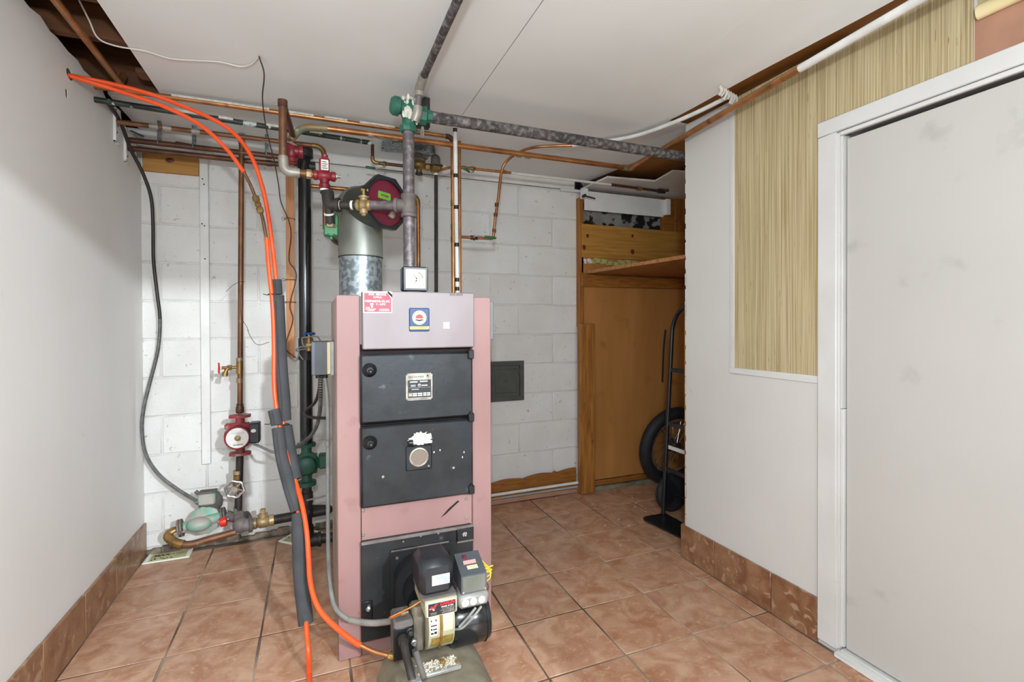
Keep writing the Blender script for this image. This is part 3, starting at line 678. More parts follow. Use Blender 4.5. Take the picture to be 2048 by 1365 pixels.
# ================================================================== OIL BURNER
pd = thing('concrete_pad', 'stained concrete pad under the oil burner', 'pad', (.35, 1.6, 0))
m = MB(); R0 = [(.19, 1.25), (.565, 1.25), (.565, 1.80), (.19, 1.80)]; R1 = [(.235, 1.28), (.50, 1.28), (.50, 1.77), (.235, 1.77)]
def rr_(R, z, k=.05, n=5):
    pts = fillet([V((x, y, z)) for x, y in R]+[V((*R[0], z)), V((*R[1], z))], k, n)
    return pts
def ring(R, z, k):
    out = []; n = 5
    for i in range(4):
        a, b, c = V((*R[i-1], z)), V((*R[i], z)), V((*R[(i+1) % 4], z)); d1 = (a-b).normalized()*k; d2 = (c-b).normalized()*k
        for j in range(n+1):
            t = j/n; out.append((b+d1)*(1-t)**2+b*2*t*(1-t)+(b+d2)*t*t)
    return out
m.rings([ring(R0, .001, .05), ring(R0, .03, .05), ring([(x+(.02 if x < .3 else -.03), y) for x, y in R0], .09, .06), ring(R1, .135, .06), ring([(x+(.03 if x < .3 else -.03), y+(.03 if y < 1.5 else -.03)) for x, y in R1], .146, .06)])
build(m, 'slab', 'concrete', pd)
bu = thing('oil_burner', 'oil burner with cream fan housing and black motor in front of the boiler', 'burner', (.38, 1.68, .147))
vx0, vx1 = .338, .425; vc = V((.38, 1.690, .278)); VR = .115
# fan volute
prof = []
for k in range(33):
    a = math.radians(-60-250*k/32)     # from front-bottom round the front to the top
for k in range(25):
    a = math.radians(250-185*k/24)
    prof.append((vc.y+VR*math.cos(math.pi-(a-math.pi)) if False else vc.y+VR*math.cos(a), vc.z+VR*math.sin(a)))
prof = [(vc.y+VR*math.cos(math.radians(t)), vc.z+VR*math.sin(math.radians(t))) for t in range(40, 321, 10)]
prof = [(y, max(z, .168)) for y, z in prof]
build(MB().prism([(vx0, y, z) for y, z in prof], (vx1-vx0, 0, 0)), 'fan_housing', 'burner_cream', bu)
seam = [(y*1.0, z) for y, z in prof if y < vc.y+.03]
build(MB().tube([(.379, vc.y+(y-vc.y)*1.012, vc.z+(z-vc.z)*1.012) for y, z in seam if z < .36], .0045, 6), 'seam_band', 'rust', bu)
# top box with label
build(MB().bb(.326, .434, 1.575, 1.76, .318, .372, .004), 'top_housing', 'burner_cream', bu)
lb = build(MB().bb(.333, .429, 1.5735, 1.576, .3215, .366, .0005), 'maker_label', 'label_white', bu, label='black and red maker label')
build(MB().bb(.335, .427, 1.5730, 1.5736, .3235, .364), 'print', 'label_black', lb)
y = 1.5727
text('CARLIN', .0135, (.399, y, .3575), 'label_redtext', lb, sx=1.05, bold=.0006, M=Matrix.Rotation(math.pi/2, 4, 'X') @ Matrix(((1, .25, 0, 0), (0, 1, 0, 0), (0, 0, 1, 0), (0, 0, 0, 1))))
build(MB().prism([(.338, y, .347), (.346, y, .356), (.352, y, .353), (.358, y, .3605), (.368, y, .361), (.362, y, .355), (.357, y, .347), (.356, y, .342), (.349, y, .342), (.350, y, .347), (.344, y, .345)], (0, .0003, 0)), 'print', 'label_redtext', lb)
build(MB().prism([(.3375, y-.0002, .346), (.341, y-.0002, .350), (.349, y-.0002, .346), (.350, y-.0002, .341), (.357, y-.0002, .341), (.355, y-.0002, .345), (.352, y-.0002, .3485), (.346, y-.0002, .348), (.342, y-.0002, .3465)], (0, .0003, 0)), 'print', 'label_pink', lb)
text('MODEL 99 FRD', .0062, (.399, y, .3475), 'label_white', lb, bold=.0002)
for z, x0 in ((.3415, .380), (.3365, .376), (.332, .384), (.328, .380)):
    k = x0
    while k < .423:
        wd = rnd.uniform(.003, .009); build(MB().bb(k, min(k+wd, .424), y, y+.0003, z-.0011, z+.0011), 'print', 'plate_metal', lb); k += wd+.0014
build(MB().bb(.342, .364, y, y+.0003, .3315, .3335).bb(.343, .362, y, y+.0003, .3275, .3288), 'print', 'plate_metal', lb)
def vlab(x0, x1, t0, t1, mm, nm, lift=.001):   # label bent over the drum
    rs = [[(x, vc.y+(VR+lf)*math.cos(math.radians(t)), vc.z+(VR+lf)*math.sin(math.radians(t))) for x, lf in ((x0, 0), (x1, 0), (x1, lift), (x0, lift))] for t in [t0+(t1-t0)*k/6 for k in range(7)]]
    return build(MB().rings(rs), nm, mm, bu)
vlab(.342, .366, 163, 191, 'label_white', 'rating_label')
for k, (t0, t1, x0, x1) in enumerate(((165, 168, .344, .348), (165, 168, .359, .364), (173, 175, .344, .364), (178, 181, .344, .349), (179, 181, .351, .364), (185, 188, .344, .353), (184, 188, .355, .364))):
    vlab(x0, x1, t0, t1, 'label_black', 'print', .0014)
vlab(.347, .421, 196, 216, 'label_brass', 'brass_label'); vlab(.386, .417, 158, 186, 'label_cream', 'paper_label')
# transformer
m = MB().bb(.312, .428, 1.592, 1.735, .372, .492, .020); build(m, 'transformer', 'black_plastic', bu, label='black rounded ignition transformer')
build(MB().bb(.318, .434, 1.585, 1.745, .366, .378, .003), 'transformer_flange', 'dust_grey', bu)
tl = build(MB().bb(.352, .412, 1.5905, 1.593, .412, .446, .0006), 'transformer_label', 'label_white', bu)
build(MB().bb(.354, .410, 1.5900, 1.5906, .414, .444), 'print', 'label_ltblue', tl)
# blast tube and gooseneck to the boiler door
m = MB().cyl((.38, 1.76, .265), (.38, 1.935, .265), .082, n=24); build(m, 'blast_tube', 'iron_plain', bu)
m = MB().prism([(.275, 1.86, .12), (.275, 1.86, .30)]+[(.380+.105*math.cos(a), 1.86, .30+.085*math.sin(a)) for a in [math.pi-math.pi*k/14 for k in range(1, 14)]]+[(.485, 1.86, .30), (.485, 1.86, .12)], (0, .062, 0))
build(m, 'mounting_head', 'iron_dusty', bu)
# motor
m = MB().lathe((.425, 1.690, .222), (1, 0, 0), [(.05, 0), (.080, .004), (.086, .012), (.086, .125), (.080, .142), (.055, .150), (.0, .151)], 30)
build(m, 'motor', 'black_gloss', bu, label='black cylindrical burner motor')
build(MB().torus((.552, 1.690, .222), (1, 0, 0), .0865, .002, 30, 6), 'motor_band', 'iron_plain', bu)
# junction box and control relay
jb = build(MB().bb(.440, .548, 1.578, 1.655, .316, .362, .010), 'wiring_box', 'galv_box', bu, label='galvanised junction box with knockouts')
for x in (.462, .491, .520):
    build(MB().torus((x, 1.5785, .339), (0, 1, 0), .0115, .0012, 18, 5).cyl((x, 1.579, .339), (x, 1.5765, .339), .010, n=16), 'knockout', 'label_white', jb)
m = MB(); x0, x1, z0, z1 = .452, .542, .362, .452
m.prism([(x0, 1.590, z0), (x0, 1.590, .424), (x0+.004, 1.70, z1), (x0+.004, 1.70, z0)], (x1-x0, 0, 0))
cr = build(m, 'primary_control', 'grey_steel_box', bu, label='grey primary control relay')
build(MB().bb(x0+.005, x1-.005, 1.5885, 1.591, z0+.004, .420, .001), 'control_face', 'tin_grey', cr)
sl_ = lambda x, yy: (x, yy, .424+(z1-.424)*(yy-1.59)/.11+.001)
build(MB().prism([sl_(.475, 1.64), sl_(.520, 1.64), sl_(.522, 1.657), sl_(.477, 1.657)], (0, 0, .0008)), 'sticker', 'label_pink', cr)
build(MB().prism([sl_(.482, 1.615), sl_(.520, 1.615), sl_(.520, 1.632), sl_(.482, 1.632)], (0, 0, .0008)), 'sticker', 'label_cream', cr)
p = V(sl_(.487, 1.675)); build(MB().cyl(p-V((0, 0, .003)), p+V((0, 0, .006)), .007, n=12), 'reset_button', 'red_disc', cr)
for x in (.458, .536): build(MB().cyl((x, 1.5885, .370), (x, 1.586, .370), .0028, n=8), 'screw', 'chrome', cr)
m = MB()
for k in range(4):
    a = V((.550, 1.66+.006*k, .35+.012*k)); m.tube(spline([a, a+V((.025+.006*k, -.004, .012)), a+V((.030, .006, .03-.008*k)), a+V((-.002, .012, .04))], 5), .0022, 6)
build(m, 'loose_wire', 'wire_yellow', bu)
build(MB().ell((.562, 1.66, .332), (.012, .012, .016), 10, 6).ell((.566, 1.672, .309), (.010, .010, .012), 10, 6), 'wire_nut', 'brass', bu)
build(MB().tube(spline([(.520, 1.582, .314), (.485, 1.575, .285), (.452, 1.58, .258), (.432, 1.60, .245)], 6), .0042, 8).tube(spline([(.500, 1.582, .314), (.470, 1.577, .29), (.440, 1.58, .262)], 6), .0042, 8), 'motor_lead', 'cable_grey', bu)
# fuel pump on the left
pu = build(MB().bb(.236, .300, 1.640, 1.735, .165, .287, .006), 'fuel_pump', 'dust_grey', bu, label='dusty fuel pump block')
build(MB().bb(.233, .302, 1.638, 1.646, .160, .268, .003), 'pump_cover', 'iron_plain', pu)
build(MB().bb(.300, .338, 1.63, 1.74, .175, .30, .010).cyl((.318, 1.66, .296), (.318, 1.66, .325), .022, n=14), 'adapter', 'burner_grime', bu)
build(MB().lathe((.286, 1.640, .255), (0, -1, 0), [(.012, 0), (.012, .010), (.009, .012), (.009, .024), (.005, .028)], 8), 'pressure_nut', 'steel_dark', pu)
build(MB().lathe((.297, 1.63, .222), (0, -1, 0), [(.010, 0), (.010, .012), (.006, .014), (.006, .022)], 6), 'bleeder_valve', 'chrome', pu)
build(MB().cyl((.297, 1.630, .190), (.297, 1.610, .183), .006, n=8), 'plug', 'chrome', pu)
build(MB().tube(spline([(.338, 1.65, .343), (.29, 1.648, .325), (.232, 1.655, .305), (.226, 1.66, .297), (.245, 1.66, .299), (.275, 1.665, .303)], 7), .0032, 8), 'oil_line', 'copper_new', bu)
build(MB().lathe((.262, 1.662, .301), (1, 0, .1), [(.006, 0), (.006, .014), (.004, .016), (.004, .024)], 6), 'flare_nut', 'bronze_pale', bu)
# base flange with crumbly dust
bfl = build(MB().bb(.288, .436, 1.535, 1.585, .150, .164, .004), 'base_flange', 'galv_box', bu)
m = MB()
for k in range(260): m.ell((.296+.132*rnd.random(), 1.540+.05*rnd.random()**.7, .1635+.004*rnd.random()**2), (.0018+.0026*rnd.random(), .0026, .0014+.0024*rnd.random()), 6, 4)
o = build(m, 'plaster_crumbs', 'crumbly', bu); o['kind'] = 'stuff'
build(MB().bb(.372, .388, 1.56, 1.58, .15, .175, .003), 'foot_clip', 'rust', bu)
for x in (.300, .424): build(MB().cyl((x, 1.552, .162), (x, 1.552, .172), .006, n=6), 'foot_bolt', 'rust', bu)
# strainer below the pump
fs_ = thing('oil_filter', 'small grey oil filter head with white sticker on a steel nipple under the burner pump', 'filter', (.262, 1.52, .147))
build(MB().tube([(.262, 1.628, .236), (.262, 1.600, .228), (.270, 1.535, .185), (.274, 1.515, .165)], .0125, 12), 'nipple', 'steel_dark', fs_)
build(MB().cyl((.262, 1.634, .238), (.262, 1.612, .232), .017, n=12), 'coupling', 'steel_dark', fs_)
build(MB().bb(.258, .300, 1.455, 1.525, .14, .176, .004), 'filter_head', 'galv_box', fs_)
build(MB().bb(.262, .297, 1.4535, 1.456, .143, .172), 'sticker', 'label_white', fs_)
build(MB().bb(.262, .296, 1.46, 1.498, .1765, .1772), 'sticker', 'label_ltblue', fs_)
build(MB().cyl((.272, 1.505, .175), (.272, 1.505, .186), .007, n=6), 'bolt', 'chrome', fs_)
build(MB().cyl((.300, 1.60, .20), (.312, 1.53, .155), .010, n=10), 'nipple', 'dust_grey', fs_)
# ================================================================== FLUE
fl_ = thing('flue_pipe', 'galvanised flue pipe rising from the boiler and turning into the block wall', 'flue', (.20, 2.45, 1.39))
FC = V((.205, 2.45, 0)); zt = 1.83
build(MB().cyl((FC.x, FC.y, 1.386), (FC.x, FC.y, 1.60), .099, n=36), 'lower_pipe', 'galvanised', fl_)
build(MB().cyl((FC.x, FC.y, 1.595), (FC.x, FC.y, 1.84), .102, n=36), 'upper_pipe', 'tin_grey', fl_)
build(MB().torus((FC.x, FC.y, 1.597), (0, 0, 1), .1005, .003, 36, 6), 'pipe_seam', 'steel_dark', fl_)
build(MB().tube(fillet([(FC.x, FC.y, 1.72), (FC.x, FC.y, 1.845), (FC.x-.02, 2.70, 1.865), (FC.x-.02, YB-.005, 1.885)], .1, 8), .101, 36), 'elbow', 'tin_grey', fl_)
build(MB().lathe((FC.x-.02, YB-.02, 1.885), (0, 1, 0), [(.102, 0), (.118, .0), (.122, .016), (.122, .019)], 36), 'wall_collar', 'plaster_torn', fl_)
ax = V((math.sin(math.radians(31)), -math.cos(math.radians(31)), 0)); c0 = V((FC.x, FC.y, zt))
build(MB().cyl(c0, c0+ax*.175, .101, n=36), 'branch', 'tin_green', fl_)
dm = thing('draft_regulator', 'round dark red draft regulator with black octagonal rim on the flue', 'damper', c0+ax*.17-V((0, 0, .12)))
e = c0+ax*.172; u = V((-ax.y, ax.x, 0)); up = V((0, 0, 1))
def oct_(r, d, rot=22.5, n=8): return [e+ax*d+(u*math.cos(math.radians(rot+360*k/n))+up*math.sin(math.radians(rot+360*k/n)))*r for k in range(n)]
m = MB(); m.prism(oct_(.128, 0), ax*.028, [oct_(.104, 0, 0, 28)]); build(m, 'rim', 'black_plastic', dm)
build(MB().cyl(e+ax*.008, e+ax*.013, .1045, n=36), 'disc', 'red_disc', dm)
q = e+ax*.0135; build(MB().prism([q-u*.040+up*.018, q+u*.030+up*.014, q+u*.030+up*.044, q+u*.026+up*.048, q-u*.036+up*.050, q-u*.040+up*.046], ax*.0006), 'sticker', 'green_sticker', dm)
build(MB().prism([q+ax*.0008-u*.025+up*.030, q+ax*.0008+u*.018+up*.028, q+ax*.0008+u*.018+up*.036, q+ax*.0008-u*.025+up*.038], ax*.0003), 'sticker_print', 'brass', dm)
q = e+ax*.013-up*.052+u*.026; build(MB().lathe(q, ax, [(.010, 0), (.010, .008), (.016, .010), (.016, .020), (.013, .022)], 16), 'weight_knob', 'plate_metal', dm)
build(MB().tube([e+ax*.016-u*.10-up*.012, e+ax*.016+u*.10-up*.012], .005, 8), 'pivot_bar', 'red_disc', dm)
# ================================================================== PIPES
def pipe(name, label, pts, r, m, fr=.04, elbow=None, couple=(), group=None, n=12, cat='pipe', skip=()):
    pts = [V(p) for p in pts]; low = min(pts, key=lambda p: p.z)
    t = thing(name, label, cat, (low.x, low.y, low.z-r*.5), group)
    build(MB().tube(fillet(pts, fr, 6), r, n), 'pipe', m, t)
    if elbow:
        for i in range(1, len(pts)-1):
            if i in skip: continue
            a, b, c = pts[i-1], pts[i], pts[i+1]; d1 = (a-b); d2 = (c-b)
            k = min(fr, d1.length*.48, d2.length*.48); d1.normalize(); d2.normalize()
            if d1.dot(d2) < -.98: continue
            arc = [b+d1*(k+r*.9)]+[(b+d1*k)*(1-s)**2+b*2*s*(1-s)+(b+d2*k)*s*s for s in [j/6 for j in range(7)]]+[b+d2*(k+r*.9)]
            e_ = MB().tube(arc, r*1.22, n)
            build(e_, 'elbow', elbow, t)
    for p, d, ln, k, mm in couple:
        p, d = V(p), V(d).normalized()
        build(MB().lathe(p-d*ln/2, d, [(r*k*.96, 0), (r*k, ln*.15), (r*k, ln*.85), (r*k*.96, ln)], n), 'coupling', mm, t)
    return t
def hexnut(p, d, r, h): return MB().lathe(V(p), V(d), [(r*.94, 0), (r, h*.12), (r, h*.88), (r*.94, h)], 6)
def ballvalve(label, p, d, r, lever, grip, bm='brass', name='ball_valve', gm='green_grip', lm='chrome', group=None):
    p, d = V(p), V(d).normalized(); t = thing(name, label, 'valve', p-V((0, 0, r*1.6)), group)
    L = r*4.4
    build(MB().lathe(p-d*L/2, d, [(r*1.25, 0), (r*1.3, L*.16), (r*1.05, L*.20), (r*1.5, L*.38), (r*1.6, L*.5), (r*1.5, L*.62), (r*1.05, L*.80), (r*1.3, L*.84), (r*1.25, L)], 14), 'valve_body', bm, t)
    lever = [V(q) for q in lever]
    st = build(MB().cyl(p, lever[0], r*.6, n=10), 'valve_stem', 'plate_metal', t)
    build(MB().tube(fillet(lever, r, 4), r*.42, 8), 'lever', lm, t)
    g0, g1 = V(grip[0]), V(grip[1])
    build(MB().tube([g0, g0.lerp(g1, .1), g0.lerp(g1, .9), g1], lambda s: r*(.55 if s in (0, 1) else .8), 10), 'lever_grip', gm, t)
    return t
def handwheel(c, ax, R, m, parent, spokes=5, name='handwheel'):
    c, t = V(c), V(ax).normalized(); u = t.orthogonal().normalized(); w_ = t.cross(u)
    b = MB(); n = 40
    b.tube([c+(u*math.cos(2*math.pi*i/n)+w_*math.sin(2*math.pi*i/n))*R*(1+.07*math.cos(2*math.pi*i/n*spokes)) for i in range(n)], R*.16, 8, closed=True)
    for k in range(spokes):
        a = 2*math.pi*k/spokes; b.tube([c, c+(u*math.cos(a)+w_*math.sin(a))*R], R*.13, 6)
    b.cyl(c-t*R*.18, c+t*R*.22, R*.3, n=12)
    return build(b, name, m, parent)
# ---- main steel riser and its tee
RX, RY = .382, 2.15
ri = thing('steel_riser', 'thick grey steel riser pipe standing on the boiler behind the gauge', 'pipe', (RX, RY, 1.39))
build(MB().cyl((RX, RY, 1.38), (RX, RY, 2.145), .0245, n=22), 'pipe', 'steel_pipe', ri)
build(MB().lathe((RX, RY, 1.742), (0, 0, 1), [(.028, 0), (.034, .002), (.034, .016), (.030, .020), (.031, .082), (.034, .086), (.034, .100), (.028, .102)], 22), 'tee', 'cast_iron_grey', ri)
dirb = (V((.053, 2.29, 1.80))-V((RX, RY, 1.795))).normalized()
pb0 = V((RX, RY, 1.795))
build(MB().cyl(pb0, pb0+dirb*.055, .027, n=18).lathe(pb0+dirb*.045, dirb, [(.027, 0), (.032, .002), (.032, .016), (.027, .018)], 18), 'tee_branch', 'cast_iron_grey', ri)
br_ = thing('steel_branch', 'short horizontal steel branch pipe from the riser tee across the draft regulator', 'pipe', pb0+dirb*.15-V((0, 0, .02)))
build(MB().cyl(pb0+dirb*.06, pb0+dirb*.172, .0205, n=18), 'pipe', 'steel_pipe', br_)
build(MB().cyl(pb0+dirb*.225, pb0+dirb*.32, .0185, n=18), 'pipe', 'steel_dark', br_)
for s in (.243, .300): build(MB().cyl(pb0+dirb*s, pb0+dirb*(s+.010), .0200, n=18), 'thread_tape', 'thread_white', br_)
EL = pb0+dirb*.352
build(MB().tube(fillet([EL-dirb*.045, EL, EL+V((-.004, .012, .06))], .04, 8), .026, 16).lathe(EL-dirb*.050, dirb, [(.028, 0), (.031, .002), (.031, .016), (.027, .018)], 18), 'elbow', 'steel_dark', br_)
build(MB().tube([EL+V((0, 0, .0)), EL+V((.004, .015, -.045)), EL+V((.010, .03, -.085))], .019, 14), 'pipe', 'steel_dark', br_)
build(MB().tube([EL+V((.001, .006, -.034)), EL+V((.002, .009, -.040))], .0215, 14), 'thread_tape', 'thread_white', br_)
# brass plug valve on the branch
c = pb0+dirb*.198; bv = thing('plug_valve', 'brass plug valve with square head on the steel branch pipe', 'valve', c-V((0, 0, .045)))
build(MB().lathe(c-dirb*.032, dirb, [(.022, 0), (.024, .003), (.024, .013), (.019, .016), (.026, .024), (.026, .040), (.019, .048), (.024, .051), (.024, .061), (.022, .064)], 12), 'valve_body', 'bronze_pale', bv)
build(MB().cyl(c-V((0, 0, .036)), c+V((0, 0, .040)), .018, n=14).cyl(c+V((0, 0, .030)), c+V((0, 0, .038)), .023, n=14).cyl(c-V((0, 0, .046)), c-V((0, 0, .034)), .010, n=6), 'valve_core', 'bronze_pale', bv)
build(MB().box(c+V((0, 0, .055)), (.014, .014, .034), .003).box(c+V((.004, 0, .066)), (.034, .012, .014), .003), 'valve_head', 'brass', bv)
# green flow valve on top of the riser
fv = thing('flow_valve', 'green flow control valve crusted with white paint on top of the riser', 'valve', (RX, RY, 2.13))
fc = V((.385, 2.145, 2.205))
build(MB().ell(fc, (.040, .042, .048), 16, 10).cyl(fc-V((0, 0, .030)), fc-V((0, 0, .085)), .030, n=16).lathe((RX, RY, 2.112), (0, 0, 1), [(.034, 0), (.038, .006), (.038, .024), (.034, .030)], 8), 'valve_body', 'green_paint', fv)
build(MB().lathe(fc+V((-.02, -.005, .006)), (-1, -.10, .05), [(.030, 0), (.030, .02), (.040, .026), (.040, .048), (.030, .060), (.012, .063)], 18), 'valve_cap', 'green_paint', fv)
build(MB().lathe(fc+V((.03, 0, -.012)), (1, 0, 0), [(.030, 0), (.034, .004), (.042, .010), (.042, .040), (.034, .045), (.029, .047), (.029, .068), (.026, .070)], 8), 'union_nut', 'green_paint', fv)
m = MB()
for k in range(26):
    a = rnd.uniform(-1.3, 1.3); z = rnd.uniform(-.05, .045); q = fc+V((.038*math.sin(a*.7), -.040*math.cos(a*.7)*(1-abs(z)*4), z))
    m.ell(q, (.006+.004*rnd.random(), .004, .010+.010*rnd.random()), 7, 5)
m.ell(fc+V((0, -.004, .047)), (.026, .026, .010), 12, 6)
build(m, 'paint_crust', 'peel_white', fv)
# riser continuing along the ceiling towards the front
a0 = V((.412, 2.100, 2.190)); b0 = V((.418, 2.088, 2.268)); c0_ = V((.421, 2.05, 2.298)); d0 = V((.432, -.34, 2.305))
cp_ = thing('ceiling_pipe', 'dark dusty steel pipe running forward under the ceiling from the green valve', 'pipe', (.42, 1.0, 2.29))
build(MB().tube([a0-V((.006, -.02, .02)), a0, b0], .0135, 12), 'pipe', 'cast_iron_grey', cp_)
build(MB().tube([c0_, d0], .0150, 14), 'pipe', 'steel_dusty', cp_)
build(MB().tube(fillet([b0-V((0, 0, .020)), b0+V((0, 0, .012)), c0_+V((0, -.045, .004))], .03, 6), .0195, 14), 'elbow', 'solder_grey', cp_)
build(MB().tube(fillet([a0+V((-.010, .012, -.040)), a0+V((0, 0, -.008)), a0+V((.001, -.002, .018))], .03, 6), .0205, 14), 'elbow', 'solder_grey', cp_)
# long dusty steel main to the right
pipe('steel_main', 'long dusty dark steel pipe running right under the ceiling from the green valve', [(.47, 2.145, 2.192), (2.6, 2.158, 2.196)], .0255, 'steel_dusty', n=20)
# ---- red valve stack on the left of the branch
VY = 2.30; vz = at(650, 352, Y=VY).z; vx = at(649, 352, Y=VY).x
rv = thing('air_scoop_valve', 'dark red iron valve with white sticker above the steel branch elbow', 'valve', (vx, VY, vz-.05))
build(MB().lathe((vx-.046, VY, vz), (1, 0, 0), [(.018, 0), (.022, .003), (.022, .016), (.018, .020), (.024, .032), (.024, .060), (.018, .072), (.022, .076), (.022, .089), (.018, .092)], 14)
      .lathe((vx, VY, vz-.058), (0, 0, 1), [(.020, 0), (.023, .003), (.023, .020), (.019, .024), (.019, .06)], 14), 'valve_body', 'red_paint', rv)
build(MB().bb(vx-.022, vx+.020, VY-.026, VY+.02, vz+.010, vz+.070, .005).lathe((vx+.002, VY, vz+.068), (0, 0, 1), [(.021, 0), (.016, .010), (.012, .012), (.014, .022), (.010, .026)], 14), 'bonnet', 'red_paint', rv)
sk = build(MB().bb(vx-.014, vx+.016, VY-.0275, VY-.0262, vz+.018, vz+.062), 'sticker', 'label_white', rv)
for k in range(4): build(MB().bb(vx-.010, vx+.012-.004*(k % 2), VY-.0279, VY-.0275, vz+.024+.009*k, vz+.0275+.009*k), 'print', 'dust_grey', sk)
build(MB().cyl((vx+.046, VY, vz+.002), (vx+.052, VY, vz+.002), .014, n=12).cyl((vx+.05, VY, vz+.002), (vx+.066, VY, vz+.002), .008, n=8), 'gauge_tap', 'plate_metal', rv)
pipe('steel_nipple', 'short dark steel nipple with white thread tape below the red valve with the white sticker', [(vx, VY, vz-.05), (vx-.002, VY+.002, EL.z+.05)], .0170, 'steel_dark', couple=[((vx, VY, vz-.060), (0, 0, 1), .012, 1.12, 'thread_white')])
gv = thing('drain_valve', 'small green valve hanging under the steel branch elbow beside the flue', 'valve', EL+V((.01, .03, -.14)))
q = EL+V((.010, .033, -.092))
build(MB().bb(q.x-.031, q.x+.031, q.y-.012, q.y+.03, q.z-.038, q.z+.012, .006).lathe(q+V((0, 0, -.052)), (0, 0, 1), [(.008, 0), (.008, .012), (.022, .014), (.022, .022)], 12).bb(q.x+.014, q.x+.032, q.y, q.y+.03, q.z, q.z+.062, .005), 'valve_body', 'green_valve', gv)
build(MB().lathe(q+V((0, -.004, -.004)), (0, .2, 1), [(.023, 0), (.025, .004), (.025, .014), (.020, .018)], 6), 'nut', 'patina', gv)
# copper U from the red valve up and back
ux = at(566, 300, Y=VY).x; uz = at(580, 345, Y=VY).z
cu = thing('copper_loop', 'copper pipe loop rising left of the red valve with grey soldered elbows', 'pipe', (ux, VY, uz-.02))
T0 = at(566, 206, Y=VY); zt_ = T0.z-.005
build(MB().tube(fillet([(vx-.046, VY, vz), (ux+.01, VY, vz+.001), (ux, VY, uz+.06), (ux, VY, zt_)], .055, 8), .0165, 14), 'pipe', 'copper_old', cu)
build(MB().tube(fillet([(ux+.065, VY, vz), (ux+.004, VY, vz+.001), (ux, VY, vz+.065)], .055, 8), .0205, 14), 'elbow', 'solder_grey', cu)
build(MB().lathe((vx-.052, VY, vz), (-1, 0, 0), [(.018, 0), (.020, .004), (.020, .020), (.017, .022)], 6), 'union_nut', 'bronze_pale', cu)
build(MB().cyl((ux, VY, zt_-.012), (ux, VY, zt_+.016), .0195, n=16), 'cap', 'copper_dark', cu)
r2 = at(586, 286, Y=2.56)
build(MB().tube(fillet([(ux, VY, zt_-.004), (ux+.004, VY+.012, zt_-.004), (r2.x-.004, 2.54, zt_-.03), (r2.x, 2.565, r2.z+.03)], .02, 5), .0135, 12), 'return_pipe', 'copper_dark', cu)
# second red valve, behind
rz = at(583, 302, Y=2.58); rv2 = thing('check_valve', 'dark red iron valve half hidden behind the copper loop', 'valve', rz-V((0, 0, .07)))
build(MB().lathe(rz-V((0, 0, .058)), (0, 0, 1), [(.022, 0), (.026, .004), (.026, .022), (.021, .028), (.027, .042), (.027, .075), (.020, .086), (.022, .098)], 14).lathe(rz, (1, 0, 0), [(.024, 0), (.024, .03), (.030, .034), (.030, .05)], 14), 'valve_body', 'red_paint', rv2)
build(MB().torus(rz+V((0, 0, .034)), (.3, -.2, 1), .024, .005, 20, 6), 'union_ring', 'plate_metal', rv2)
# patina elbow and long copper main
LZ = 2.25; LY = 2.60
s0 = V((rz.x-.004, 2.565, rz.z+.045)); e0 = at(612, 262, Y=LY); s1 = at(652, 259, Y=LY)
lc = thing('copper_main', 'long bright copper pipe crossing the room under the ceiling behind the riser', 'pipe', (.9, LY, LZ-.02))
ce0, ce1 = V((s1.x, LY, LZ)), V((1.835, LY-.02, LZ))
build(MB().tube([ce0-V((.02, 0, 0)), ce1], .0150, 14), 'pipe', 'copper', lc)
build(MB().tube(fillet([s0, V((e0.x-.02, LY-.01, LZ-.012)), V((s1.x+.005, LY, LZ))], .06, 8), .0178, 14), 'elbow', 'patina', lc)
for px, m_ in ((742, 'solder_grey'), (762, 'patina'), (790, 'solder_grey'), (1038, 'patina'), (1056, 'patina')):
    q = at(px, 270, Y=LY); build(MB().cyl((q.x-.014, LY, LZ), (q.x+.014, LY, LZ), .0172, n=14), 'coupling', m_, lc)
# along the right wall to the front
ZP = 2.25
w0 = V((1.84, 2.585, ZP)); w1 = at(1600, 137, Z=ZP); w2 = at(1862, -14, Z=ZP); w3 = w1.lerp(w2, 3.2)
w3.y = max(w3.y, -.33)
wc = thing('copper_wall_pipe', 'copper pipe half painted white running along the right wall over the door', 'pipe', (1.78, 1.5, ZP-.02))
build(MB().tube([w0, w1], .0145, 14), 'pipe', 'copper', wc)
build(MB().tube([w1, w2, w3], .0150, 14), 'painted_pipe', 'white_pipe', wc)
build(MB().tube(fillet([ce1-V((.012, 0, 0)), V((1.846, LY-.02, ZP)), w0+V((-.002, -.03, 0))], .02, 6), .0185, 14), 'elbow', 'patina', wc)
build(MB().cyl((1.79, LY-.018, ZP), (1.815, LY-.019, ZP), .0185, n=14), 'coupling', 'patina', wc)
# ---- thin upper copper with painted top, down into the dark drop behind the boiler
UZ = 2.318; UYY = 2.66
ue = at(905, 276, Y=UYY)
pipe('upper_copper_pipe', 'thin copper pipe streaked with white paint close under the ceiling', [(-.95, UYY, UZ), (ue.x, UYY, UZ), (ue.x+.002, UYY, 1.2)], .0115, 'copper', fr=.03, elbow='copper_dark')
m = MB()
for x0, x1 in ((-.60, -.20), (.05, .16), (.22, .40), (-.14, .0)): m.tube([(x0, UYY-.004, UZ+.006), ((x0+x1)/2, UYY-.004, UZ+.007), (x1, UYY-.004, UZ+.006)], .0088, 8)
o = build(m, 'paint_streak', 'peel_white', bpy.data.objects['upper_copper_pipe'])
for z in (1.75, 1.82, 1.95, 2.12):
    build(MB().cyl((ue.x+.0015, UYY, z-.015), (ue.x+.0015, UYY, z+.015), .0145, n=12), 'coupling', 'brass', bpy.data.objects['upper_copper_pipe'])
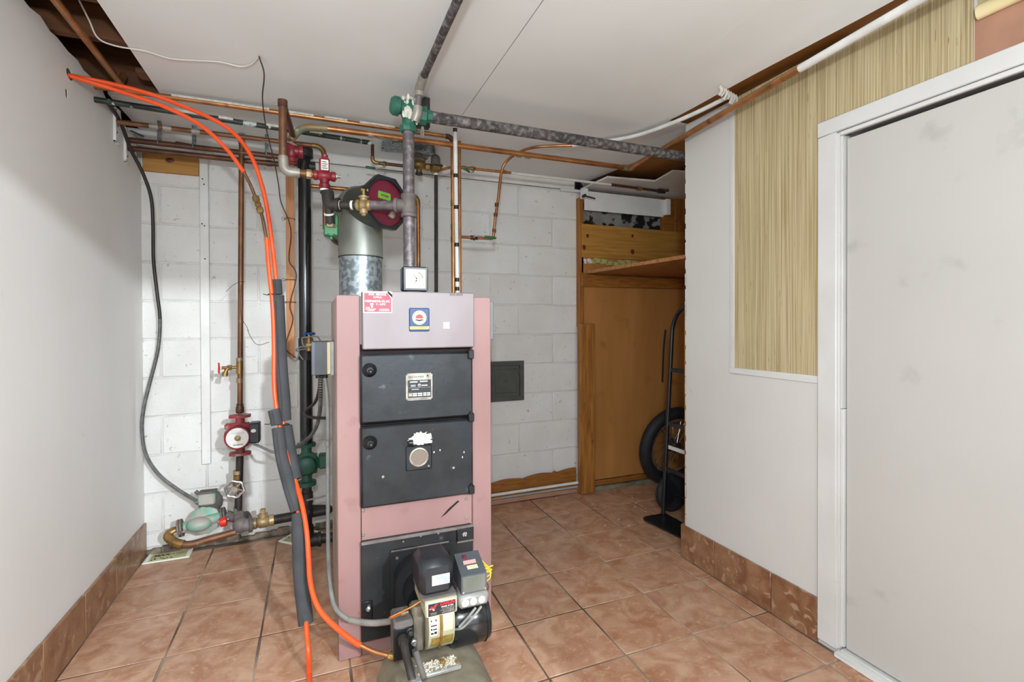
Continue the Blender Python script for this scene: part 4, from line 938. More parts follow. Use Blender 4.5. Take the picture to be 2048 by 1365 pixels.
# dark green painted pipe
gz_ = 2.262; g0 = at(232, 205, Z=gz_); g1 = at(742, 286, Z=gz_)
pipe('green_pipe', 'old dark pipe with flaking green and white paint above the left copper pipes', [(-.94, g0.y-.005, gz_), (g1.x, g1.y, gz_)], .0125, 'pipe_flaky')
m = MB()
for x in (-.56, -.50, -.43, -.20, -.12): m.tube([(x, 0, 0), (x+.05, 0, 0)], .006, 6)
gd = (g1-g0).normalized()
m = MB()
for x in (-.60, -.55, -.42, -.22, -.14, -.02):
    q = g0+gd*((x-g0.x)/gd.x); m.tube([q+V((0, -.006, .006)), q+gd*.03+V((0, -.007, .006)), q+gd*.06+V((0, -.006, .006))], .0075, 8)
build(m, 'paint_flakes', 'peel_white', bpy.data.objects['green_pipe'])
# third copper, left wall to the drop behind the red valve
c3a = V((-.95, 2.882, 2.250)); c3b = V((at(648, 291, Y=2.876).x, 2.876, 2.250))
t3 = pipe('copper_feed_pipe', 'copper pipe with silvery solder joints from the left wall, bending down behind the red valve', [c3a, c3b, (c3b.x+.002, 2.876, 1.80)], .0118, 'copper_old', fr=.05, elbow='brass')
for px in (308, 335, 392, 530): q = at(px, 255, Y=2.88); build(MB().cyl((q.x-.018, 2.881, 2.25), (q.x+.018, 2.881, 2.25), .0140, n=12), 'coupling', 'solder_grey', t3)
# twin copper pipes
for nm, lab, y_, z_ in (('twin_copper_pipe', 'upper of two parallel brown copper pipes below the left wall bracket', 3.05, 2.222), ('twin_copper_pipe', 'lower of two parallel brown copper pipes, above the stained board', 3.072, 2.186)):
    t = pipe(nm, lab, [(-.97, y_, z_), (-.115, y_, z_)], .0145, 'copper_dark', group='twin copper pipes on the left', couple=[((-.235, y_, z_), (1, 0, 0), .03, 1.18, 'copper_dark'), ((-.13, y_, z_), (1, 0, 0), .03, 1.2, 'copper_dark')])
for px, py in ((316, 282), (386, 288), (533, 318)):
    q = at(px, py, Y=3.04); t = thing('pipe_strap', {316: 'galvanised pipe strap over the twin copper pipes nearest the left wall', 386: 'galvanised pipe strap over the twin copper pipes beside the batten', 533: 'galvanised pipe hook above the twin copper pipes near the copper loop'}[px], 'strap', (q.x, 3.05, 2.22), 'pipe straps on the twin copper pipes')
    build(MB().tube([(q.x, 3.05+.019*math.cos(a), 2.222+.019*math.sin(a)) for a in [math.radians(-20+220*k/10) for k in range(11)]], .004, 6).bb(q.x-.010, q.x+.010, 3.066, 3.07, 2.235, 2.345), 'strap', 'galvanised', t)
# ---- black vertical stack
BX, BY = -.050, 2.97
bk = thing('black_stack', 'tall black pipe standing from floor to ceiling left of the boiler', 'pipe', (BX, BY, .03))
build(MB().cyl((BX, BY, .60), (BX, BY, 2.225), .0340, n=22), 'pipe', 'black_gloss', bk)
build(MB().lathe((BX, BY, 2.205), (0, 0, 1), [(.040, 0), (.046, .004), (.046, .045), (.040, .060), (.020, .075)], 20), 'cap', 'steel_dark', bk)
build(MB().cyl((BX-.02, BY+.01, 2.16), (BX+.03, BY, 2.16), .022, n=14).cyl((-.13, 3.05, 2.205), (BX, BY+.02, 2.17), .02, n=14).cyl((BX, BY, 2.16), (BX+.058, BY, 2.163), .024, n=14), 'side_outlet', 'steel_dark', bk)
build(MB().cyl((BX, BY, 1.08), (BX, BY, 1.20), .038, n=20), 'sleeve', 'steel_dark', bk)
# lower green pump on the stack
gp = thing('circulator_pump', 'dark green circulator pump on the black stack beside the boiler', 'pump', (BX, BY, .37))
build(MB().lathe((BX, BY, .590), (0, 0, 1), [(.034, 0), (.050, .004), (.050, .022), (.034, .026)], 10).lathe((BX, BY, .372), (0, 0, 1), [(.034, 0), (.052, .004), (.052, .026), (.032, .030)], 10), 'flange', 'green_dark', gp)
build(MB().cyl((BX, BY, .40), (BX, BY, .592), .028, n=14).lathe((BX, BY+.02, .498), (0, -1, 0), [(.055, 0), (.066, .006), (.066, .045), (.052, .055), (.046, .085), (.030, .095)], 20), 'pump_body', 'green_dark', gp)
for k in range(4):
    a = math.radians(45+90*k); build(MB().box((BX+.066*math.cos(a), BY-.012, .498+.066*math.sin(a)), (.02, .012, .02), .003), 'bolt_lug', 'green_dark', gp)
build(MB().bb(BX+.062, BX+.115, BY-.05, BY+.03, .47, .545, .008), 'terminal_box', 'green_dark', gp)
dk = thing('drain_stack', 'dark steel pipe with couplings below the green pump, turning right near the floor', 'pipe', (BX, BY, .02))
build(MB().tube(fillet([(BX, BY, .375), (BX, BY, .062), (BX+.30, BY, .062)], .05, 8), .0265, 16), 'pipe', 'steel_dark', dk)
for z0, z1, r_ in ((.275, .335, .033), (.215, .26, .031), (.12, .145, .036)): build(MB().cyl((BX, BY, z0), (BX, BY, z1), r_, n=16), 'coupling', 'steel_dark', dk)
build(MB().tube(fillet([(BX, BY, .125), (BX, BY, .062), (BX+.07, BY, .062)], .04, 6), .036, 16).lathe((BX+.055, BY, .062), (1, 0, 0), [(.036, 0), (.041, .003), (.041, .018), (.036, .02)], 14), 'elbow', 'steel_dark', dk)
build(MB().tube(spline([(BX, BY-.03, .30), (BX+.05, BY-.06, .315), (BX+.12, BY-.07, .33)], 5), .005, 8), 'wire', 'cable_grey', dk)
# blue-handled tap and cable bundle on the stack
tp = thing('gate_valve', 'old bronze gate valve with blue handle in front of the black stack', 'valve', (BX, BY-.05, 1.10))
q = at(618, 684, Y=2.90)
build(MB().cyl(q-V((0, 0, .05)), q+V((0, 0, .03)), .016, n=12).cyl(q, q+V((0, .05, 0)), .014, n=10).bb(q.x-.018, q.x+.018, q.y-.018, q.y+.018, q.z-.03, q.z-.005, .004), 'valve_body', 'brass', tp)
q2 = at(618, 668, Y=2.90); build(MB().cyl(q, q2, .006, n=8), 'valve_stem', 'plate_metal', tp)
b_ = MB()
for k in range(5): a = 2*math.pi*k/5; b_.ell(q2+V((.022*math.cos(a), .022*math.sin(a), 0)), (.012, .012, .008), 8, 5)
b_.cyl(q2-V((0, 0, .006)), q2+V((0, 0, .006)), .022, n=12)
build(b_, 'handle', 'blue_handle', tp)
# ---- left copper drop with tap, red pump, gate valve and tee
LX, LYY = -.371, 3.05
def lx(y): return at(482, y, Y=LYY).x
zt1 = at(482, 252, Y=LYY).z; zp = at(476, 871, Y=LYY).z; xt, xb = at(483, 252, Y=LYY).x, at(480, 830, Y=LYY).x
dp = thing('copper_drop', 'tall tarnished copper pipe dropping down the block wall to the red pump', 'pipe', (xb, LYY, zp+.12))
build(MB().cyl((xb, LYY, zp+.12), (xt, LYY, 2.30), .0138, n=14), 'pipe', 'copper_old', dp)
build(MB().cyl((xt, LYY, 2.27), (xt, LYY, 2.325), .017, n=14), 'coupling', 'solder_grey', dp)
zq = at(482, 735, Y=LYY).z
build(MB().cyl((xb, LYY, zq-.035), (xb+.001, LYY, zq+.035), .0175, n=14), 'tee', 'brass', dp)
build(MB().cyl((xb, LYY, zq+.035), (xb, LYY, zq+.052), .0170, n=14).cyl((xb, LYY, zq-.085), (xb, LYY, zq-.06), .0165, n=14), 'coupling', 'patina', dp)
build(MB().lathe((xb, LYY, zp+.122), (0, 0, 1), [(.019, 0), (.021, .004), (.021, .03), (.017, .04), (.018, .05)], 12), 'adapter', 'copper_dark', dp)
tap = thing('hose_tap', 'brass hose tap with red wheel on the copper drop pipe', 'tap', (xb-.06, LYY, zq-.05))
build(MB().cyl((xb, LYY, zq), (xb-.085, LYY-.004, zq), .0085, n=10).lathe((xb-.035, LYY, zq), (-1, 0, 0), [(.010, 0), (.014, .004), (.014, .02), (.009, .028)], 8).tube(fillet([(xb-.045, LYY, zq), (xb-.062, LYY-.006, zq-.008), (xb-.068, LYY-.01, zq-.035)], .01, 4), .010, 10).cyl((xb-.066, LYY-.01, zq-.022), (xb-.070, LYY-.012, zq-.044), .0145, n=12), 'tap_body', 'brass', tap)
handwheel((xb-.098, LYY-.004, zq), (1, .15, 0), .026, 'red_handle', tap)
rp = thing('red_pump', 'red circulator pump with round silver face plate on the copper drop pipe', 'pump', (xb, LYY, zp-.115))
xc = at(476, 871, Y=LYY-.05).x
for zz in (zp+.098, zp-.108):
    build(MB().prism([(xb-.052, LYY-.018, zz), (xb-.03, LYY-.034, zz), (xb+.03, LYY-.034, zz), (xb+.052, LYY-.018, zz), (xb+.052, LYY+.018, zz), (xb+.03, LYY+.034, zz), (xb-.03, LYY+.034, zz), (xb-.052, LYY+.018, zz)], (0, 0, .014)), 'flange', 'red_dusty', rp)
build(MB().cyl((xb, LYY, zp-.10), (xb, LYY, zp+.10), .023, n=14).lathe((xc, LYY+.03, zp), (0, -1, 0), [(.05, 0), (.072, .01), (.072, .05), (.060, .058), (.058, .075)], 22).bb(xc-.07, xc+.055, LYY-.02, LYY+.02, zp+.035, zp+.068, .008), 'pump_body', 'red_dusty', rp)
build(MB().lathe((xc, LYY-.04, zp), (0, -1, 0), [(.062, 0), (.064, .004), (.064, .030), (.059, .036)], 30), 'motor', 'red_paint', rp)
fp = build(MB().cyl((xc, LYY-.074, zp), (xc, LYY-.0775, zp), .0535, n=32), 'face_plate', 'label_white', rp)
build(MB().lathe((xc+.002, LYY-.0775, zp), (0, -1, 0), [(.0155, 0), (.0155, .004), (.011, .005), (.011, .010), (.008, .012)], 16), 'centre_screw', 'bronze_pale', rp)
text('GRUNDFOS', .009, (xc+.004, LYY-.0780, zp-.037), 'ink', fp, bold=.0003)
for k in range(4): build(MB().bb(xc-.03, xc+.035, LYY-.0780, LYY-.0775, zp+.024+.006*k, zp+.0252+.006*k), 'print', 'grey_plastic', fp)
build(MB().bb(xc+.056, xc+.108, LYY-.085, LYY-.01, zp-.035, zp+.075, .007), 'terminal_box', 'black_plastic', rp)
build(MB().ell((xc+.078, LYY-.0855, zp+.034), (.013, .0015, .010), 12, 5), 'sticker', 'label_white', rp)
xl = at(476, 1000, Y=LYY).x
ld = thing('steel_drop', 'dark steel pipe below the red pump with a chrome hand wheel valve', 'pipe', (xl, LYY, .20))
build(MB().cyl((xl, LYY, .22), (xb-.002, LYY, zp-.105), .0190, n=14), 'pipe', 'steel_dark', ld)
zv = at(474, 978, Y=LYY-.05).z
build(MB().cyl((xl, LYY, zv+.065), (xl, LYY, zv+.085), .0235, n=12), 'nut', 'bronze_pale', ld)
build(MB().cyl((xl, LYY, zv-.03), (xl, LYY, zv+.06), .022, n=12).cyl((xl, LYY, zv), (xl-.006, LYY-.05, zv), .012, n=10), 'valve_body', 'brass', ld)
handwheel((xl-.008, LYY-.055, zv), (.1, 1, 0), .043, 'chrome', ld, 6)
build(MB().cyl((xl-.008, LYY-.056, zv), (xl-.009, LYY-.068, zv), .016, n=16), 'wheel_hub', 'plate_metal', ld)
tz = at(480, 1052, Y=2.99).z; tx = at(481, 1052, Y=2.99).x
te = thing('return_tee', 'grey cast iron tee and ball valve at the foot of the left drop pipe', 'pipe', (tx, 3.0, tz-.06))
build(MB().ell((tx, 2.995, tz), (.040, .040, .042), 16, 10).cyl((tx, 3.0, tz), (xl, LYY, .235), .030, n=16).lathe((tx+.005, 2.99, tz-.003), (1, .25, 0), [(.034, 0), (.034, .03), (.043, .034), (.043, .05), (.036, .052)], 18).lathe((xl+.03, LYY+.0, .205), (.6, -.3, .1), [(.030, 0), (.040, .003), (.040, .014), (.03, .016)], 14), 'tee', 'cast_iron_grey', te)
build(MB().cyl((xl, LYY, .232), (xl, LYY, .247), .025, n=14), 'nut', 'bronze_pale', te)
q0 = V((tx+.052, 3.003, tz-.004)); dq = V((1, .10, .012)).normalized()
build(MB().lathe(q0, dq, [(.026, 0), (.032, .002), (.032, .022), (.024, .026), (.032, .040), (.032, .07), (.024, .082), (.031, .086), (.031, .108), (.026, .110)], 10), 'valve_body', 'bronze_pale', te)
build(MB().cyl(q0+dq*.055, q0+dq*.055+V((0, 0, .048)), .019, n=12).cyl(q0+dq*.055+V((0, 0, .034)), q0+dq*.055+V((0, 0, .042)), .027, n=12).box(q0+dq*.055+V((0, 0, .06)), (.026, .02, .026), .003), 'valve_bonnet', 'bronze_pale', te)
pipe('return_pipe', 'dark horizontal pipe low on the wall from the return tee to behind the foam sleeves', [q0+dq*.11, q0+dq*.42, (BX+.02, 3.06, tz+.012)], .0255, 'steel_dark')
# pump lying near the floor on the left
fz = at(400, 1045, Y=3.05).z; fx = at(405, 1045, Y=3.05).x
lp_ = thing('floor_pump', 'dusty pale green circulator pump low on the block wall near the corner', 'pump', (fx, 3.05, fz-.07))
ax = V((1, .05, .16)).normalized()
cc = V((fx, 3.05, fz))
build(MB().lathe(cc+V((.012, .04, .0)), (-.05, -1, .1), [(.05, 0), (.074, .008), (.074, .03), (.066, .036)], 12).cyl(cc-ax*.085, cc+ax*.10, .026, n=14), 'pump_body', 'green_pale', lp_)
build(MB().ell(cc+V((-.012, -.02, -.004)), (.062, .045, .036), 16, 8), 'motor', 'green_pale', lp_)
build(MB().ell(cc+V((.03, .055, .085)), (.06, .045, .065), 14, 8), 'motor_housing', 'dust_grey', lp_)
tb = cc+V((.02, .02, .118)); build(MB().box(tb, (.082, .06, .062), .008), 'terminal_box', 'green_pale', lp_)
build(MB().box(tb+V((.002, .004, .034)), (.084, .06, .012), .004).cyl(tb+V((-.04, .0, .028)), tb+V((-.055, 0, .045)), .010, n=10), 'box_lid', 'dust_grey', lp_)
for s, mm in ((-1, 'burner_grime'), (1, 'dust_grey')):
    e = cc+ax*(s*.10); build(MB().lathe(e-ax*.012, ax, [(.030, 0), (.048, .002), (.048, .010), (.03, .012), (.048, .014), (.048, .022), (.03, .024)], 8), 'flange', mm, lp_)
    build(MB().cyl(e+V((0, -.036, -.012))-ax*.022, e+V((0, -.036, -.012))+ax*.030, .0065, n=8), 'flange_bolt', 'chrome', lp_)
e = cc+ax*.085+V((0, -.042, -.018)); build(MB().lathe(e, ax, [(.010, 0), (.024, .004), (.026, .02), (.024, .034), (.012, .038)], 10), 'valve_knob', 'red_handle', lp_)
e1 = cc+ax*.112; build(MB().cyl(e1, V((xl, LYY, .212)), .026, n=14).lathe(e1+ax*.04, ax, [(.028, 0), (.036, .003), (.036, .018), (.028, .02)], 12), 'nipple', 'dust_grey', lp_)
p0 = cc-ax*.112; pts = [p0, p0-ax*.045+V((-.004, -.02, -.01)), V((p0.x-.005, 2.985, .155)), V((p0.x+.06, 2.97, .135)), V((tx-.02, 2.985, .165))]
t = pipe('bypass_pipe', 'tarnished copper pipe bending round in front of the pale green pump', pts, .0175, 'copper_old', fr=.035, elbow='brass', skip=(3,))
# ---- horizontal copper behind the flue, down behind the riser
q1 = at(836, 390, Y=3.12)
pipe('copper_return', 'copper pipe passing behind the flue and bending down behind the riser', [(-.09, 3.12, 2.093), (q1.x, 3.12, 2.093), (q1.x+.004, 3.12, .006)], .0125, 'copper', fr=.05, elbow='brass')
# ---- feed assembly under the ceiling: reducing valve and ball valves
AY = 3.0
def A(px, py): return at(px, py, Y=AY)
a1, a2, a3 = A(745, 325), A(802, 331), A(838, 335)
fa = pipe('feed_pipe', 'small copper feed pipe dropping from the ceiling to the brass reducing valve', [(a1.x, AY, 2.34), (a1.x, AY, a1.z), (a3.x, AY, a1.z)], .0095, 'copper_dark', fr=.025, elbow='brass')
q = A(768, 329); ballvalve('small ball valve with green lever left of the riser under the ceiling', (q.x, AY, a1.z), (1, 0, 0), .0095, [(q.x+.004, AY-.012, a1.z-.022), (q.x-.015, AY-.016, a1.z-.030), (q.x-.055, AY-.02, a1.z-.042)], [(q.x-.052, AY-.02, a1.z-.041), (q.x-.108, AY-.022, a1.z-.038)], group='green lever ball valves')
c = A(838, 326); rdv = thing('reducing_valve', 'grimy brass pressure reducing valve with grey domed cap under the ceiling', 'valve', (c.x+.04, AY, c.z-.05))
build(MB().ell((c.x, AY, c.z-.012), (.042, .036, .032), 14, 8).cyl((c.x, AY, c.z-.03), (c.x, AY, c.z-.062), .018, n=10).cyl((c.x-.05, AY, c.z-.018), (c.x+.14, AY, c.z-.022), .012, n=10).lathe((c.x+.035, AY, c.z-.020), (1, 0, 0), [(.016, 0), (.022, .003), (.022, .03), (.016, .034)], 6).bb(c.x+.072, c.x+.135, AY-.03, AY+.03, c.z-.045, c.z-.005, .010), 'valve_body', 'brass', rdv)
build(MB().lathe((c.x-.005, AY, c.z+.005), (0, 0, 1), [(.040, 0), (.046, .004), (.046, .012), (.030, .030), (.026, .05), (.012, .055)], 16).box((c.x+.03, AY-.01, c.z+.035), (.045, .03, .024), .005), 'bonnet', 'burner_grime', rdv)
build(MB().lathe((c.x+.103, AY, c.z-.008), (0, 0, 1), [(.046, 0), (.046, .006), (.030, .012), (.029, .045), (.024, .06), (.013, .070), (.008, .072)], 18), 'dome_cap', 'dust_grey', rdv)
build(MB().cyl((c.x, AY, c.z-.061), (c.x, AY, c.z-.072), .022, n=14), 'cap', 'ink', rdv)
r3 = A(1022, 346); q3 = A(905, 338)
pipe('feed_outlet', 'small copper pipe right of the reducing valve, ending at the white pipe', [(c.x+.13, AY, c.z-.03), (q3.x, AY, r3.z-.005), (r3.x, AY, r3.z)], .0088, 'copper', couple=[((A(938, 338).x-.03, AY, r3.z-.004), (1, 0, 0), .03, 1.35, 'brass'), ((A(1008, 343).x, AY, r3.z), (1, 0, 0), .03, 1.35, 'copper')])
q = A(945, 339); ballvalve('small ball valve with green lever right of the white taped pipe', (q.x, AY, r3.z-.002), (1, 0, 0), .009, [(q.x+.004, AY-.012, r3.z-.024), (q.x-.012, AY-.016, r3.z-.034), (q.x-.03, AY-.02, r3.z-.032)], [(q.x-.024, AY-.02, r3.z-.033), (q.x-.066, AY-.026, r3.z-.016)], group='green lever ball valves')
w_ = A(1222, 368); w4 = V((2.42, AY, 2.262)); rz3 = min(r3.z, 2.262)
wpz = 2.262
pipe('white_feed_pipe', 'thin white painted pipe under the ceiling near the recess', [(r3.x, AY, r3.z), (w_.x, AY, min(w_.z, wpz+.01))], .0085, 'white_pipe')
pipe('recess_copper_pipe', 'dark copper pipe with brass union under the recess ceiling', [(w_.x, AY, min(w_.z, wpz+.01)), (2.40, AY, 2.268), (2.47, AY-.02, 2.274)], .0105, 'copper_dark', couple=[((2.22, AY, 2.268), (1, 0, 0), .04, 1.5, 'brass'), ((2.42, AY, 2.269), (1, -.1, 0), .06, 1.6, 'steel_dark')])
s_ = A(872, 345); pipe('relief_drop', 'thin dark steel discharge pipe dropping from the reducing valve behind the boiler', [(s_.x, AY, s_.z-.01), (s_.x-.004, AY, 1.2)], .0112, 'steel_dark', couple=[((s_.x, AY, s_.z-.012), (0, 0, 1), .012, 1.25, 'thread_white')])
# white taped pipe and its companion copper
ty = 2.45; tt = at(910, 252, Y=ty); tb_ = at(915, 585, Y=ty)
wt = thing('taped_pipe', 'white pipe wrapped with black tape bands standing behind the boiler cover', 'pipe', (tb_.x, ty, 1.387))
build(MB().cyl((tb_.x, ty, 1.387), (tt.x, ty, tt.z+.02), .0108, n=12), 'pipe', 'white_pipe', wt)
for py in (261, 352, 415, 490, 560, 578):
    q = at(911, py, Y=ty); f = (q.z-1.387)/(tt.z-1.387); x = tb_.x+(tt.x-tb_.x)*f
    build(MB().cyl((x, ty, q.z-.010), (x, ty, q.z+.010), .0115, n=12), 'tape_band', 'tape_black', wt)
cy_ = 2.76; k1 = at(919, 270, Y=cy_); k2 = at(919, 475, Y=cy_)
pipe('copper_companion', 'thin copper pipe behind the white taped pipe', [(k1.x, cy_, 2.34), (k2.x, cy_, 1.2)], .0088, 'copper')
v1 = at(952, 476, Y=cy_); v2 = at(986, 474, Y=cy_)
pts = [(k2.x, cy_, v1.z), (v2.x, cy_, v1.z), at(990, 440, Y=cy_), at(996, 400, Y=cy_), at(1003, 345, Y=cy_-.01), at(1014, 322, Y=cy_-.03), at(1040, 304, Z=2.315), at(1075, 294, Z=2.325), at(1145, 291, Z=2.325)]
sp = [V(p) for p in pts[:2]]+spline(pts[2:], 6)
cs = thing('copper_spur', 'bent copper tube with a horizontal leg looping up to the ceiling right of the boiler', 'pipe', (k2.x, cy_, v1.z-.02))
build(MB().tube(fillet(sp[:2]+[sp[2]], .015, 4)+sp[3:], .0085, 12), 'pipe', 'copper', cs)
for f in (at(991, 430, Y=cy_), at(993, 410, Y=cy_), at(988, 462, Y=cy_)): build(MB().cyl(f-V((0, 0, .010)), f+V((.001, 0, .010)), .0115, n=12), 'coupling', 'copper_dark', cs)
ballvalve('ball valve with green lever low on the copper spur right of the boiler', (v1.x-.012, cy_, v1.z), (1, 0, 0), .0100, [(v1.x-.018, cy_-.018, v1.z+.006), (v1.x+.02, cy_-.022, v1.z+.008), (v1.x+.05, cy_-.022, v1.z+.006)], [(v1.x+.045, cy_-.022, v1.z+.006), (v1.x+.118, cy_-.022, v1.z+.002)], bm='copper_dark', group='green lever ball valves')
pts = [at(1145, 291, Z=2.325), at(1200, 284, Z=2.326), at(1270, 272, Z=2.325), at(1340, 248, Z=2.318), at(1400, 222, Z=2.315), at(1455, 194, Z=2.315)]
tag(build(MB().tube(spline(pts, 8), .0105, 12), 'painted_tube', 'white_pipe'), 'white painted tube curving along the drooping ceiling edge to the right wall', 'pipe')
# nail plate on the ceiling and wall bracket
gp_ = thing('nail_plate', 'galvanised perforated nail plate under the ceiling behind the riser', 'plate', (.5, 2.98, 2.32))
pts = [at(765, 283, Z=2.335), at(868, 291, Z=2.335), at(872, 312, Z=2.335), at(762, 303, Z=2.335)]
build(MB().prism(pts, (0, 0, .003)), 'plate', 'galvanised', gp_)
for px, py in ((766, 296), (786, 286), (850, 300)): q = at(px, py, Z=2.335); build(MB().cyl(q, q-V((0, 0, .003)), .005, n=8), 'nail', 'ink', gp_)
hk = thing('joist_bracket', 'dark steel bracket with a bright bolt hanging by the green flow valve', 'bracket', (.44, 2.3, 2.22))
q = at(843, 250, Y=2.32); build(MB().bb(q.x-.035, q.x+.035, 2.29, 2.33, q.z-.018, 2.345, .003), 'bracket', 'steel_dark', hk)
build(MB().cyl(q+V((0, -.02, -.018)), q+V((0, -.02, -.06)), .009, n=10), 'bolt', 'chrome', hk)
st_ = thing('hanger_plate', 'galvanised hanger plate hanging beside the domed reducing valve', 'plate', (.76, 3.05, 2.25))
q = at(866, 303, Y=3.06); build(MB().prism([q+V((-.05, 0, -.035)), q+V((-.01, 0, -.035)), q+V((.035, 0, .0)), q+V((.04, 0, .025)), q+V((.0, 0, .04))], (0, .004, 0)), 'plate', 'galvanised', st_)
build(MB().cyl(q+V((.005, -.001, .008)), q+V((.005, -.006, .008)), .007, n=10), 'bolt', 'steel_dark', st_)

# copper pipe in the open joist bay
j0 = at(240, 166, Z=2.338); j1 = at(112, 2, Z=2.338); jd = (j1-j0)
pipe('joist_bay_pipe', 'copper pipe running forward below the open joists beside the left wall', [j0+V((.004, .03, .05)), j0, j0+jd*3.2], .0135, 'copper', fr=.02)
# ================================================================== HOSES, CABLES AND LOOSE THINGS
def pth(lst, n=8): return spline([at(x, y, Y=yy) for x, y, yy in lst], n)
# hose going down to the burner
A1 = [(140, 152, 2.432), (200, 170, 2.44), (262, 190, 2.45), (330, 214, 2.45), (400, 250, 2.44), (452, 297, 2.43), (488, 345, 2.41)]
A2 = [(488, 345, 2.41), (503, 375, 2.405), (514, 405, 2.40), (524, 432, 2.39), (530, 462, 2.385), (533, 478, 2.38)]
A3 = [(533, 476, 2.38), (538, 540, 2.36), (545, 610, 2.34), (548, 690, 2.32), (548, 760, 2.30), (553, 818, 2.28), (570, 900, 2.24), (590, 962, 2.20), (603, 1005, 2.125), (613, 1060, 2.065), (617, 1115, 2.01), (620, 1160, 1.955), (628, 1196, 1.91), (643, 1226, 1.87), (670, 1254, 1.82), (708, 1284, 1.75), (722, 1292, 1.73)]
A4 = [(720, 1291, 1.733), (745, 1303, 1.71), (768, 1310, 1.69), (788, 1314, 1.675)]
ho = thing('oil_hose', 'orange coated copper oil line from the left wall hole down to the burner pump', 'hose', at(708, 1284, Y=1.75)-V((0, 0, .02)))
build(MB().tube([V((-.93, 2.425, 2.268))]+pth(A1), .0088, 12), 'hose', 'hose_orange', ho); build(MB().tube(pth(A2), .0070, 12), 'bare_copper', 'copper_old', ho, label='bare copper section with brass union')
build(MB().tube(pth(A3, 6), .0092, 12), 'hose', 'hose_orange', ho); build(MB().tube(pth(A4), .0078, 12), 'bare_copper', 'copper', ho)
u0, u1 = at(510, 392, Y=2.402), at(520, 420, Y=2.394); ud = (u1-u0).normalized()
build(MB().lathe(u0, ud, [(.011, 0), (.014, .004), (.014, .022), (.010, .028), (.013, .034), (.013, .044), (.010, .050), (.014, .056), (.014, .074), (.010, .080)], 8), 'union', 'brass', ho)
u0 = at(776, 1312, Y=1.683); u1 = at(800, 1317, Y=1.665); ud = (u1-u0).normalized()
build(MB().lathe(u0, ud, [(.011, 0), (.014, .003), (.014, .020), (.011, .024), (.015, .028), (.015, .040)], 8), 'flare_nut', 'brass', ho)
# second hose to the floor
B1 = [(150, 153, 2.442), (215, 166, 2.46), (290, 185, 2.47), (355, 208, 2.47), (420, 236, 2.46), (465, 264, 2.45), (500, 308, 2.43), (523, 368, 2.42), (536, 430, 2.41), (546, 505, 2.39), (552, 562, 2.37)]
B2 = [(552, 555, 2.37), (556, 640, 2.35), (562, 760, 2.32), (566, 840, 2.29), (572, 900, 2.26), (585, 980, 2.19), (597, 1030, 2.14), (599, 1100, 2.075), (603, 1170, 2.015), (611, 1240, 1.968)]
B3 = [(611, 1228, 1.97), (614, 1270, 1.92), (617, 1310, 1.88)]
h2 = thing('return_hose', 'orange coated line from the left wall hole dropping through foam sleeves to the floor', 'hose', at(617, 1340, Z=.01))
pb3 = [at(*p[:2], Y=p[2]) for p in B3]; fz_ = at(619, 1368, Z=.0095)
build(MB().tube([V((-.93, 2.445, 2.262))]+pth(B1), .0088, 12), 'hose', 'hose_orange', h2); build(MB().tube(pth(B2), .0085, 10), 'hose', 'hose_orange', h2)
build(MB().tube(spline(pb3+[at(618, 1345, Z=.012), fz_, V((-.03, 1.55, .0095)), V((-.06, 1.2, .0095)), V((-.1, .6, .0095))], 6), .0088, 12), 'hose', 'hose_orange', h2)
# foam sleeves
def foam(label, lst, r, taper=.0):
    t = thing('foam_sleeve', label, 'pipe insulation', at(lst[-1][0], lst[-1][1], Y=lst[-1][2])-V((0, 0, .0)), 'grey foam sleeves on the orange hoses')
    p = pth(lst, 6); b = MB().tube(p, r, 16); build(b, 'sleeve', 'foam', t)
    d = (p[-1]-p[-2]).normalized()
    build(MB().tube([q+V((-r*.25, -r*.97, 0)) for q in p[1:-1]], .0022, 5), 'slit', 'ink', t)
    build(MB().cyl(p[0]-(p[1]-p[0]).normalized()*.0008, p[0]+(p[1]-p[0]).normalized()*.002, r*.55, n=12).cyl(p[-1]-d*.002, p[-1]+d*.0008, r*.55, n=12), 'sleeve_bore', 'ink', t)
    return t
foam('short topmost grey foam sleeve on the orange hose above a black cable tie', [(553, 560, 2.365), (554, 574, 2.362), (555, 589, 2.36)], .0205)
foam('long dark grey foam sleeve between the top cable tie and the middle joint', [(555, 592, 2.36), (558, 660, 2.345), (562, 740, 2.325), (567, 800, 2.305), (569, 842, 2.29)], .0270)
foam('stubby grey foam sleeve where the left orange hose enters the foam', [(547, 820, 2.272), (551, 835, 2.265), (554, 850, 2.258)], .0230)
foam('thick grey foam sleeve right below the middle joint', [(571, 852, 2.285), (576, 885, 2.27), (583, 925, 2.245), (590, 960, 2.215)], .0265)
foam('slim grey foam sleeve curving left of the thick middle one', [(556, 856, 2.262), (563, 910, 2.235), (578, 970, 2.19), (594, 1022, 2.15)], .0245)
foam('lowest grey foam sleeve reaching almost to the floor', [(597, 1028, 2.135), (598, 1080, 2.09), (601, 1150, 2.03), (608, 1215, 1.98), (612, 1248, 1.965)], .0262)
for nm, px, py, yy, r in (('upper', 550, 591, 2.36, .026), ('middle', 560, 848, 2.28, .038), ('lower', 602, 1025, 2.145, .032)):
    q = at(px, py, Y=yy); t = tag(build(MB().torus(q, (.15, .1, 1), r, .0022, 24, 6).tube([q+V((-r, 0, 0)), q+V((-r-.02, -.008, .004))], .0018, 5), 'cable_tie', 'tape_black'), {'upper': 'black cable tie round the top of the foam sleeves', 'middle': 'black cable tie at the middle joint of the foam sleeves', 'lower': 'black cable tie above the lowest foam sleeve'}[nm], 'cable tie', 'cable ties on the foam sleeves')
